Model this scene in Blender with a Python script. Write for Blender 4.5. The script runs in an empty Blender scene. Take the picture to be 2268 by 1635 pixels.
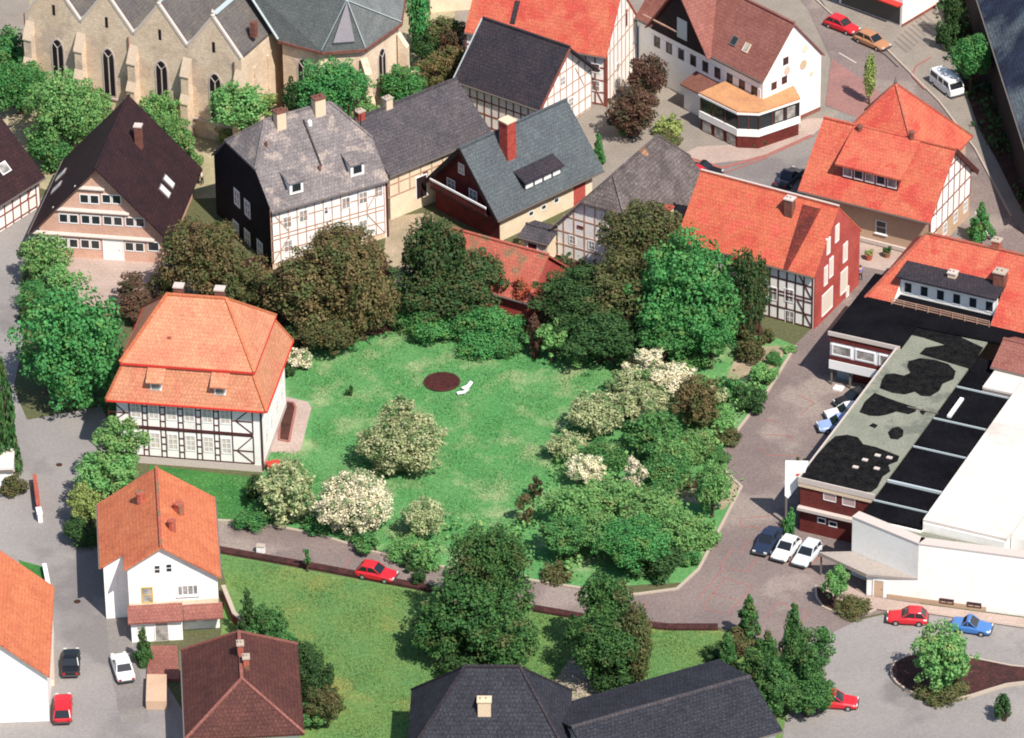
import bpy, bmesh, math, random
import numpy as np
from mathutils import Vector, Matrix

# ---------------------------------------------------------------- camera, world, sun, exposure
scene = bpy.context.scene
COL = scene.collection
R = math.radians
PITCH = R(31.5)
FPX = 12000.0                      # focal length in pixels of a 2268 px wide view of the photograph
CX, CY = 1134.0, 817.5
DIST = FPX / 23.0
ROLL = R(0.83)
CAM = Vector((0, -DIST * math.cos(PITCH), DIST * math.sin(PITCH)))
FWD = Vector((0, math.cos(PITCH), -math.sin(PITCH)))
_r0 = Vector((1, 0, 0)); _u0 = Vector((0, math.sin(PITCH), math.cos(PITCH)))
RGT = _r0 * math.cos(ROLL) + _u0 * math.sin(ROLL) * -1
UPV = _r0 * math.sin(ROLL) + _u0 * math.cos(ROLL)
cam_data = bpy.data.cameras.new('camera')
cam = bpy.data.objects.new('camera', cam_data)
COL.objects.link(cam)
m = Matrix((RGT, UPV, -FWD)).transposed().to_4x4()
m.translation = CAM
cam.matrix_world = m
cam_data.sensor_fit = 'HORIZONTAL'
cam_data.sensor_width = 36
cam_data.lens = 36 * FPX / 2268
cam_data.clip_start = 10
cam_data.clip_end = 6000
scene.camera = cam

SUN = Vector((math.sin(R(33)) * math.cos(R(52)), -math.cos(R(33)) * math.cos(R(52)), math.sin(R(52)))).normalized()
world = bpy.data.worlds.new('World')
scene.world = world
world.use_nodes = True
nt = world.node_tree
bg = nt.nodes['Background']
sky = nt.nodes.new('ShaderNodeTexSky')
sky.sky_type = 'NISHITA'; sky.sun_disc = False
sky.sun_elevation = math.asin(SUN.z)
sky.sun_rotation = math.atan2(SUN.x, SUN.y)
sky.altitude = 300
nt.links.new(sky.outputs[0], bg.inputs[0])
bg.inputs[1].default_value = 0.11
sd = bpy.data.lights.new('sun', 'SUN')
sd.energy = 4.7; sd.angle = R(0.5); sd.color = (1.0, .95, .88)
so = bpy.data.objects.new('sun', sd); COL.objects.link(so)
so.location = (40, -60, 120)
so.rotation_euler = (-SUN).to_track_quat('-Z', 'Y').to_euler()
scene.view_settings.view_transform = 'Standard'
scene.view_settings.look = 'None'
scene.view_settings.exposure = 0.45
scene.view_settings.gamma = 1
scene.render.engine = 'CYCLES'
scene.cycles.filter_width = 1.9
scene.cycles.max_bounces = 5
scene.cycles.diffuse_bounces = 2
scene.cycles.glossy_bounces = 2
scene.cycles.transparent_max_bounces = 6

# ---------------------------------------------------------------- survey: where a point seen in the photo stands
def ray(px, py):
    return (FWD * FPX + RGT * (px - CX) - UPV * (py - CY)).normalized()
def P(px, py, z=0.0):
    d = ray(px, py); t = (z - CAM.z) / d.z
    return CAM + d * t
def proj(p):
    q = Vector(p) - CAM; w = q.dot(FWD)
    return CX + FPX * q.dot(RGT) / w, CY - FPX * q.dot(UPV) / w
def px_m(px, py):                   # pixels per metre there
    return FPX / (P(px, py) - CAM).dot(FWD)
def z_at(xy, py):                   # height over xy that shows at row py
    a = proj((xy[0], xy[1], 0))[1]; b = proj((xy[0], xy[1], 10))[1]
    return (a - py) / (a - b) * 10

# ---------------------------------------------------------------- materials
def lin(r, g, b):
    f = lambda c: (c / 255 / 12.92) if c <= 10 else ((c / 255 + .055) / 1.055) ** 2.4
    return (f(r), f(g), f(b))
_mats = {}
def M(name, c1, c2=None, big=.25, bigc=(.35, .65), fine=0.0, fscale=6.0, rough=.85, tile=None, spec=.3, metal=0, c3=None, c3s=.08, bump=0, c3c=(.55, .62), obj=False, vary=0, stripes=None, transl=0):
    """c1/c2 patches by noise of scale big, c3 blotches, fine grain, tile=(w,h,amt) rows from UVs in metres"""
    if name in _mats: return _mats[name]
    mt = bpy.data.materials.new(name); mt.use_nodes = True
    n = mt.node_tree.nodes; L = mt.node_tree.links
    bs = n['Principled BSDF']
    bs.inputs['Roughness'].default_value = rough
    bs.inputs['Specular IOR Level'].default_value = spec
    bs.inputs['Metallic'].default_value = metal
    geo = n.new('ShaderNodeNewGeometry')
    def noise(scale, det=3, rgh=.6):
        x = n.new('ShaderNodeTexNoise'); x.inputs['Scale'].default_value = scale
        x.inputs['Detail'].default_value = det; x.inputs['Roughness'].default_value = rgh
        L.new(geo.outputs['Position'], x.inputs['Vector']); return x
    def ramp(src, a, b):
        x = n.new('ShaderNodeMapRange'); x.inputs[1].default_value = a; x.inputs[2].default_value = b
        L.new(src, x.inputs[0]); return x.outputs[0]
    def mix(fac, a, b, mode='MIX'):
        x = n.new('ShaderNodeMix'); x.data_type = 'RGBA'; x.blend_type = mode
        if isinstance(fac, float): x.inputs[0].default_value = fac
        else: L.new(fac, x.inputs[0])
        for i, s in ((6, a), (7, b)):
            if isinstance(s, tuple): x.inputs[i].default_value = (*s[:3], 1)
            else: L.new(s, x.inputs[i])
        return x.outputs[2]
    col = (*c1, 1)
    if c2: col = mix(ramp(noise(big, 4).outputs[0], *bigc), c1, c2)
    if c3: col = mix(ramp(noise(c3s, 4, .55).outputs[0], *c3c), col, c3)
    if tile:
        tw, th, amt = tile
        uv = n.new('ShaderNodeUVMap')
        br = n.new('ShaderNodeTexBrick')
        br.inputs['Scale'].default_value = 1; br.inputs['Brick Width'].default_value = tw
        br.inputs['Row Height'].default_value = th; br.inputs['Mortar Size'].default_value = th * .09
        br.inputs['Mortar Smooth'].default_value = .3
        br.inputs['Color1'].default_value = (1 + amt * .5,) * 3 + (1,)
        br.inputs['Color2'].default_value = (1 - amt * .6,) * 3 + (1,)
        br.inputs['Mortar'].default_value = (1 - amt * 1.6,) * 3 + (1,)
        L.new(uv.outputs[0], br.inputs['Vector'])
        col = mix(1.0, col, br.outputs[0], 'MULTIPLY')
    if stripes:
        uv = n.new('ShaderNodeUVMap'); wv = n.new('ShaderNodeTexWave')
        wv.inputs['Scale'].default_value = stripes[0]; wv.bands_direction = stripes[2]
        L.new(uv.outputs[0], wv.inputs['Vector'])
        g = n.new('ShaderNodeMapRange'); g.inputs[3].default_value = 1 - stripes[1]; g.inputs[4].default_value = 1 + stripes[1] * .3
        L.new(wv.outputs['Fac'], g.inputs[0])
        c = n.new('ShaderNodeCombineColor'); [L.new(g.outputs[0], c.inputs[i]) for i in range(3)]
        col = mix(1.0, col, c.outputs[0], 'MULTIPLY')
    if fine:
        x = noise(fscale, 2, .7)
        g = n.new('ShaderNodeMapRange'); g.inputs[1].default_value = .3; g.inputs[2].default_value = .7
        g.inputs[3].default_value = 1 - fine; g.inputs[4].default_value = 1 + fine
        L.new(x.outputs[0], g.inputs[0])
        c = n.new('ShaderNodeCombineColor'); [L.new(g.outputs[0], c.inputs[i]) for i in range(3)]
        col = mix(1.0, col, c.outputs[0], 'MULTIPLY')
    if vary:
        oi = n.new('ShaderNodeObjectInfo')
        h = n.new('ShaderNodeHueSaturation')
        g = n.new('ShaderNodeMapRange'); g.inputs[3].default_value = 1 - vary; g.inputs[4].default_value = 1 + vary
        L.new(oi.outputs['Random'], g.inputs[0]); L.new(g.outputs[0], h.inputs['Value'])
        g2 = n.new('ShaderNodeMapRange'); g2.inputs[3].default_value = .5 - vary * .08; g2.inputs[4].default_value = .5 + vary * .08
        L.new(oi.outputs['Random'], g2.inputs[0]); L.new(g2.outputs[0], h.inputs['Hue'])
        if isinstance(col, tuple): h.inputs['Color'].default_value = (*col[:3], 1)
        else: L.new(col, h.inputs['Color'])
        col = h.outputs[0]
    if isinstance(col, tuple): bs.inputs['Base Color'].default_value = (*col[:3], 1)
    else: L.new(col, bs.inputs['Base Color'])
    if bump:
        b = n.new('ShaderNodeBump'); b.inputs['Strength'].default_value = bump; b.inputs['Distance'].default_value = .1
        L.new(noise(fscale, 3).outputs[0], b.inputs['Height']); L.new(b.outputs[0], bs.inputs['Normal'])
    if transl:
        t = n.new('ShaderNodeBsdfTranslucent'); ms = n.new('ShaderNodeMixShader'); ms.inputs[0].default_value = transl
        if isinstance(col, tuple): t.inputs[0].default_value = (*col[:3], 1)
        else: L.new(col, t.inputs[0])
        L.new(bs.outputs[0], ms.inputs[1]); L.new(t.outputs[0], ms.inputs[2])
        L.new(ms.outputs[0], n['Material Output'].inputs[0])
    _mats[name] = mt
    return mt

# ---------------------------------------------------------------- meshes
class MB:
    """collects faces; build() links them as one mesh object"""
    def __init__(s): s.v = []; s.f = []
    def face(s, pts):
        i = len(s.v); s.v += [tuple(p) for p in pts]; s.f.append(tuple(range(i, i + len(pts)))); return s
    def prism(s, poly, z0, z1):
        n = len(poly); i = len(s.v)
        s.v += [(p[0], p[1], z0) for p in poly] + [(p[0], p[1], z1) for p in poly]
        s.f.append(tuple(i + k for k in reversed(range(n)))); s.f.append(tuple(i + n + k for k in range(n)))
        for k in range(n):
            j = (k + 1) % n; s.f.append((i + k, i + j, i + n + j, i + n + k))
        return s
    def box(s, x0, x1, y0, y1, z0, z1):
        return s.prism([(x0, y0), (x1, y0), (x1, y1), (x0, y1)], z0, z1)
    def extr(s, pts, vec):
        """solid from polygon pts swept by vec"""
        n = len(pts); i = len(s.v); vec = Vector(vec)
        s.v += [tuple(p) for p in pts] + [tuple(Vector(p) + vec) for p in pts]
        s.f.append(tuple(i + k for k in reversed(range(n)))); s.f.append(tuple(i + n + k for k in range(n)))
        for k in range(n):
            j = (k + 1) % n; s.f.append((i + k, i + j, i + n + j, i + n + k))
        return s
    def slab(s, pts, t):
        """plate of thickness t hanging below polygon pts"""
        return s.extr(pts, (0, 0, -t))
    def bar(s, a, b, w, h=None, up=(0, 0, 1)):
        a = Vector(a); b = Vector(b); d = (b - a).normalized(); h = h or w
        u = Vector(up); u = (u - d * u.dot(d))
        if u.length < 1e-4: u = Vector((1, 0, 0)) - d * d.x
        u.normalize(); x = d.cross(u)
        pts = [a + x * (w / 2 * i) + u * (h / 2 * j) for i, j in ((-1, -1), (1, -1), (1, 1), (-1, 1))]
        return s.extr(pts, b - a)
    def tube(s, a, b, r0, r1, n=7):
        a = Vector(a); b = Vector(b); d = (b - a).normalized()
        u = d.orthogonal().normalized(); x = d.cross(u); i = len(s.v)
        for c, r in ((a, r0), (b, r1)):
            for k in range(n):
                t = 2 * math.pi * k / n; s.v.append(tuple(c + (u * math.cos(t) + x * math.sin(t)) * r))
        for k in range(n):
            j = (k + 1) % n; s.f.append((i + k, i + j, i + n + j, i + n + k))
        s.f.append(tuple(i + n + k for k in range(n))); s.f.append(tuple(i + k for k in reversed(range(n))))
        return s
    def lathe(s, c, prof, n=12):
        """prof: list of (r, z) from bottom up"""
        i = len(s.v); c = Vector(c)
        for r, z in prof:
            for k in range(n):
                t = 2 * math.pi * k / n; s.v.append((c.x + r * math.cos(t), c.y + r * math.sin(t), c.z + z))
        for q in range(len(prof) - 1):
            for k in range(n):
                j = (k + 1) % n; a = i + q * n
                s.f.append((a + k, a + j, a + n + j, a + n + k))
        s.f.append(tuple(i + k for k in reversed(range(n))))
        s.f.append(tuple(i + (len(prof) - 1) * n + k for k in range(n)))
        return s
    def loft(s, rings):
        """closed rings of equal length, capped"""
        i = len(s.v); n = len(rings[0])
        for r in rings: s.v += [tuple(p) for p in r]
        for q in range(len(rings) - 1):
            for k in range(n):
                j = (k + 1) % n; a = i + q * n
                s.f.append((a + k, a + j, a + n + j, a + n + k))
        s.f.append(tuple(i + k for k in reversed(range(n))))
        s.f.append(tuple(i + (len(rings) - 1) * n + k for k in range(n)))
        return s
    def build(s, name, mat, parent=None, label=None, cat=None, group=None, kind=None, smooth=False, bevel=0):
        me = bpy.data.meshes.new(name)
        bm = bmesh.new()
        vs = [bm.verts.new(v) for v in s.v]
        for f in s.f:
            try: bm.faces.new([vs[k] for k in f])
            except ValueError: pass
        bmesh.ops.recalc_face_normals(bm, faces=bm.faces)
        if bevel:
            bmesh.ops.bevel(bm, geom=list(bm.edges), offset=bevel, segments=1, affect='EDGES', clamp_overlap=True)
        big = [f for f in bm.faces if len(f.verts) > 4]
        if big: bmesh.ops.triangulate(bm, faces=big)
        uvl = bm.loops.layers.uv.new('UVMap')
        up = Vector((0, 0, 1))
        for f in bm.faces:
            nn = f.normal; h = up.cross(nn)
            h = h.normalized() if h.length > .02 else Vector((1, 0, 0))
            t = nn.cross(h)
            for l in f.loops: l[uvl].uv = (l.vert.co.dot(h), l.vert.co.dot(t))
            f.smooth = smooth
        bm.to_mesh(me); bm.free()
        me.materials.append(mat)
        o = bpy.data.objects.new(name, me); COL.objects.link(o)
        if parent: o.parent = parent
        tag(o, label, cat, group, kind)
        return o
def tag(o, label=None, cat=None, group=None, kind=None):
    if label: o['label'] = label
    if cat: o['category'] = cat
    if group: o['group'] = group
    if kind: o['kind'] = kind
    return o
def empty(name, loc, rz=0, label=None, cat=None, group=None):
    o = bpy.data.objects.new(name, None); COL.objects.link(o)
    o.location = loc; o.rotation_euler = (0, 0, rz); o.empty_display_size = .5
    return tag(o, label, cat, group)
def copy_tree(o, parent=None):
    c = o.copy(); COL.objects.link(c)
    if parent: c.parent = parent
    for ch in list(o.children): copy_tree(ch, c)
    return c
# ---------------------------------------------------------------- palette
_lin = lin
lin = lambda r, g, b: tuple(.87 * x for x in _lin(r, g, b))
def tiles(name, rgb, rgb2, k=.85, tw=.34, th=.38, amt=.16, fine=.22, c3=None, **kw):
    a = tuple(x * k for x in lin(*rgb)); b = tuple(x * k for x in lin(*rgb2))
    return M(name, a, b, big=.5, fine=fine, fscale=5, tile=(tw, th, amt), rough=.8, c3=c3, spec=.2, **kw)
m_orange = tiles('orange_tiles', (224, 156, 120), (216, 142, 108), c3=lin(204, 128, 100), c3s=.35)
m_orange2 = tiles('orange_tiles_weathered', (224, 134, 94), (210, 118, 84))
m_red = tiles('red_tiles', (212, 98, 80), (218, 122, 92), c3=lin(196, 84, 70), c3s=.4)
m_red2 = tiles('red_tiles_streaked', (212, 94, 76), (220, 126, 90), c3=lin(210, 98, 80), c3s=.5)
m_redold = tiles('old_red_tiles', (190, 100, 84), (200, 116, 94), c3=lin(140, 110, 84), c3s=.5)
m_darkbrown = tiles('dark_brown_tiles', (66, 42, 44), (52, 36, 40), fine=.35, amt=.25)
m_brown = tiles('brown_tiles', (92, 56, 52), (106, 66, 58), fine=.35, amt=.25)
m_hotelroof = tiles('reddish_brown_tiles', (164, 108, 96), (152, 96, 86), fine=.25)
m_slate = tiles('pale_grey_slates', (148, 138, 136), (124, 116, 116), fine=.3, amt=.2, c3=lin(160, 146, 138), c3s=.6)
m_slate2 = tiles('grey_slates', (100, 92, 94), (84, 80, 84), fine=.4, amt=.25)
m_slate3 = tiles('blue_grey_slates', (100, 108, 110), (92, 98, 102), fine=.3, amt=.2)
m_slateblk = tiles('black_slates', (38, 36, 44), (26, 26, 34), fine=.4, amt=.3)
m_river = tiles('blue_black_slates', (60, 70, 92), (44, 50, 68), fine=.5, amt=.3, c3=lin(112, 122, 126), c3s=.12, c3c=(.5, .62))
m_slate4 = tiles('dark_grey_slates', (70, 62, 66), (58, 54, 62), fine=.4, amt=.25)
m_bluedark = tiles('charcoal_tiles', (64, 64, 72), (54, 54, 62), fine=.5, amt=.3)
m_church = tiles('church_slates', (122, 114, 108), (104, 99, 98), fine=.25, amt=.15)
m_choir = tiles('choir_slates', (142, 145, 143), (124, 129, 128), fine=.25, amt=.15)
m_oldgrey = tiles('mossy_grey_tiles', (130, 118, 114), (100, 90, 88), fine=.4, amt=.3, c3=lin(170, 128, 96), c3s=.25, c3c=(.62, .7))
m_lead = M('lead', lin(190, 200, 200), rough=.5)
m_white = M('white_render', (.86, .83, .77), (.89, .86, .81), c3=(.74, .70, .63), c3s=.35, c3c=(.56, .8), big=.4, fine=.05, fscale=3)
m_white2 = M('off_white_infill', (.80, .76, .70), (.87, .83, .78), big=.8, fine=.08, fscale=4)
m_cream = M('cream_render', lin(238, 220, 192), lin(226, 204, 174), big=.5, fine=.1)
m_stone = M('sandstone', lin(234, 210, 182), lin(220, 194, 166), big=.35, fine=.14, fscale=4, tile=(.7, .35, .07), c3=lin(204, 182, 160), c3s=.3, bigc=(.4, .6))
m_stonetrim = M('pale_stone_coping', lin(206, 192, 182), fine=.1)
m_stonecap = M('weathered_stone', lin(206, 184, 160), fine=.15)
m_tan = M('tan_render', lin(208, 176, 148), lin(196, 164, 138), fine=.08)
m_pinkwall = M('pinkish_shingles', lin(226, 182, 160), lin(212, 166, 144), big=.6, tile=(.3, .25, .1), fine=.12)
m_brick = M('red_brick', lin(192, 90, 80), lin(174, 76, 68), big=.5, tile=(.3, .12, .2), fine=.2)
m_brick2 = M('dark_brown_brick', lin(120, 52, 44), lin(100, 42, 38), big=.5, tile=(.3, .12, .25), fine=.25)
m_chimney = M('chimney_brick', lin(190, 84, 70), lin(160, 66, 58), big=2, tile=(.25, .1, .2), fine=.2)
m_chimcream = M('cream_chimney', lin(225, 200, 170), fine=.1)
m_chimbrown = M('brown_chimney_brick', lin(130, 84, 72), lin(110, 70, 60), big=2, fine=.2)
m_timber = M('red_brown_timber', lin(150, 86, 70), lin(126, 70, 58), big=1, fine=.1)
m_timberdk = M('dark_timber', lin(94, 50, 46), lin(72, 40, 38), big=1, fine=.1)
m_timberlt = M('faded_timber', lin(196, 158, 136), lin(176, 136, 114), big=1, fine=.1)
m_wood = M('dark_red_wood', lin(120, 44, 40), lin(88, 32, 32), big=1, fine=.2, stripes=(3, .3, 'X'))
m_woodblk = M('black_brown_wood', lin(44, 26, 26), lin(32, 20, 22), big=1, fine=.2)
m_frame = M('white_window_frame', (.82, .80, .78), rough=.5)
m_framebr = M('brown_window_frame', lin(110, 60, 50), rough=.6)
m_glass = M('window_glass', (.025, .03, .035), rough=.08, spec=.6)
m_glasslit = M('curtained_glass', lin(190, 184, 176), lin(120, 116, 112), big=1.4, rough=.2, spec=.5)
m_gutter = M('gutter_metal', lin(120, 110, 104), rough=.5)
m_yellow = M('yellow_panel', lin(220, 180, 70), fine=.1)
m_asph = M('asphalt', lin(140, 133, 127), lin(128, 121, 117), big=.08, fine=.16, fscale=3.5, c3=lin(126, 118, 116), c3s=.12, rough=.9)
m_road1 = M('pale_concrete_road', lin(154, 147, 142), lin(140, 134, 131), big=.1, fine=.12, fscale=3.5, c3=lin(126, 120, 118), c3s=.07, rough=.9)
m_road2 = M('pinkish_paving', lin(138, 122, 116), lin(122, 108, 104), big=.12, fine=.22, fscale=4, c3=lin(150, 136, 127), c3s=.1)
m_pave = M('light_pink_pavement', lin(188, 166, 154), lin(176, 154, 142), big=.3, fine=.14, fscale=5, tile=(.6, .6, .05))
m_pave2 = M('grey_beige_paving', lin(154, 143, 131), lin(142, 132, 121), big=.3, fine=.14, fscale=5, tile=(.6, .6, .05))
m_redpave = M('red_paving', lin(162, 118, 110), lin(148, 110, 104), big=.4, fine=.2, fscale=5)
m_kerb = M('kerb_stone', lin(184, 168, 152), fine=.1)
m_redline = M('red_marking_bricks', lin(170, 98, 88), lin(150, 112, 104), big=2, fine=.2)
m_whiteline = M('white_marking', lin(210, 196, 186), fine=.1)
m_hedgestrip = M('red_brown_ground_cover', lin(82, 46, 42), lin(54, 34, 32), big=1.5, fine=.4, fscale=5, bump=.6)
m_soil = M('soil', lin(84, 50, 40), lin(60, 36, 30), big=1, fine=.35)
m_soillt = M('light_soil', lin(178, 158, 134), lin(152, 138, 112), big=.5, fine=.25)
m_lawn = M('lawn_grass', tuple(x * .9 for x in lin(88, 148, 86)), tuple(x * .92 for x in lin(108, 156, 96)), big=.16, fine=.2, fscale=3, c3=lin(150, 168, 120), c3s=.26, bump=.6, c3c=(.5, .68), rough=.95, spec=.1)
m_lawn2 = M('dry_lawn_grass', tuple(x * .82 for x in lin(120, 148, 84)), tuple(x * .82 for x in lin(102, 142, 84)), big=.2, fine=.22, fscale=3, c3=lin(150, 150, 86), c3s=.12, bump=.5, c3c=(.54, .72), rough=.95, spec=.1)
m_lawn3 = M('shaded_lawn_grass', tuple(x * .7 for x in lin(66, 126, 66)), tuple(x * .8 for x in lin(84, 140, 70)), big=.3, fine=.22, fscale=3, bump=.5, rough=.95, spec=.1)  # darker copy of the lawn, shade painted into its green
m_ground = M('ground_earth', tuple(x * .6 for x in lin(120, 118, 84)), lin(90, 96, 62), big=.1, fine=.25, fscale=3, rough=.95)
m_churchyard = M('churchyard_gravel', lin(186, 170, 140), lin(154, 146, 112), big=.2, fine=.2, fscale=3)
m_water = M('dark_river_water', (.006, .008, .014), rough=.12, spec=.5)
m_flatroof = M('gravel_flat_roof', lin(140, 140, 124), lin(128, 130, 114), big=.4, fine=.22, fscale=5, c3=lin(110, 112, 100), c3s=.3)
m_blackroof = M('black_bitumen', (.0045, .0045, .006), (.009, .009, .011), big=.3, fine=.4, rough=.95, spec=.03)
m_whiteroof = M('white_membrane', (.62, .55, .49), (.68, .61, .55), big=.3, fine=.06, tile=(9, 1.5, .05), c3=(.5, .44, .38), c3s=.2, c3c=(.56, .75))
m_sign = M('sign_white', (.85, .84, .80), rough=.5)
m_redpaint = M('sign_red', lin(210, 60, 50), rough=.5)
m_tyre = M('tyre', (.02, .02, .02)); m_rim = M('wheel_rim', (.5, .5, .5), rough=.35, metal=.6)
m_cglass = M('car_glass', (.015, .018, .022), rough=.06, spec=.7)
m_lamp = M('lamp_glass', (.7, .7, .66), rough=.2); m_tail = M('tail_glass', (.4, .02, .02), rough=.3)
m_skin = M('skin', lin(214, 160, 130)); m_bump = M('bumper', (.06, .06, .065), rough=.5)
m_bark = M('bark', lin(92, 72, 58), lin(70, 54, 44), big=3, fine=.3)
def leafm(name, a, b, k=1.0, c3=None, fine=.55, vary=.12, transl=.22, c3s=.9, c3c=(.5, .6)):
    return M(name, tuple(x * k * 1.28 for x in lin(*a)), tuple(x * k * 1.28 for x in lin(*b)), big=1.3, fine=fine, fscale=7, rough=.7, spec=.15, vary=vary, transl=transl, c3=c3, c3s=c3s, c3c=c3c)
L_ = dict(
    lawn=leafm('grass_blades', (84, 148, 88), (106, 158, 98), .88, c3=lin(156, 174, 124), c3s=.26, c3c=(.5, .68), vary=0),
    dry=leafm('dry_grass_blades', (120, 148, 84), (104, 144, 84), .84, c3=lin(160, 152, 92), c3s=.12, c3c=(.52, .66), vary=0),
    bright=leafm('bright_green_leaves', (66, 132, 74), (88, 146, 80), .86, c3=lin(122, 156, 84), c3s=.8, c3c=(.54, .7)),
    mid=leafm('green_leaves', (62, 116, 66), (92, 138, 76), .92, c3=lin(120, 140, 82), c3s=.8, c3c=(.54, .7)),
    light=leafm('light_green_leaves', (94, 146, 82), (122, 160, 94), .9, c3=lin(152, 168, 104), c3s=.8, c3c=(.54, .7)),
    yellow=leafm('yellow_green_leaves', (136, 156, 88), (160, 168, 100), .85),
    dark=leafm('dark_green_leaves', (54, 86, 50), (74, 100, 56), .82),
    ivy=leafm('ivy_leaves', (78, 92, 56), (60, 100, 58), .8, c3=lin(100, 96, 62), c3s=.9, c3c=(.5, .64), fine=.7),
    darkmid=leafm('deep_green_leaves', (50, 92, 50), (86, 120, 64), .85, c3=lin(104, 106, 66), c3s=.6, c3c=(.55, .66)),
    olive=leafm('olive_leaves', (84, 100, 60), (110, 100, 66), .85),
    conifer=leafm('conifer_needles', (56, 98, 54), (86, 124, 68), .9, c3=lin(104, 122, 70), c3s=.9, c3c=(.54, .7)),
    brown=leafm('brown_budding_leaves', (116, 98, 66), (142, 124, 86), .74, c3=lin(92, 104, 62), c3s=.7, c3c=(.45, .6)),
    brownred=leafm('red_brown_leaves', (108, 76, 66), (122, 94, 74), .66, c3=lin(82, 78, 56), c3s=.6),
    blossom=leafm('blossom_and_leaves', (236, 224, 198), (206, 200, 160), .9, c3=lin(130, 156, 104), c3s=.8, c3c=(.52, .6)),
    blossomg=leafm('fading_blossom_leaves', (196, 194, 150), (146, 162, 108), .85, c3=lin(96, 130, 78), c3s=.8, c3c=(.52, .62)),
    pink=leafm('dried_red_ivy', (206, 100, 80), (180, 100, 70), .8, c3=lin(120, 96, 66), c3s=.5, c3c=(.58, .68)),
)
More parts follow.
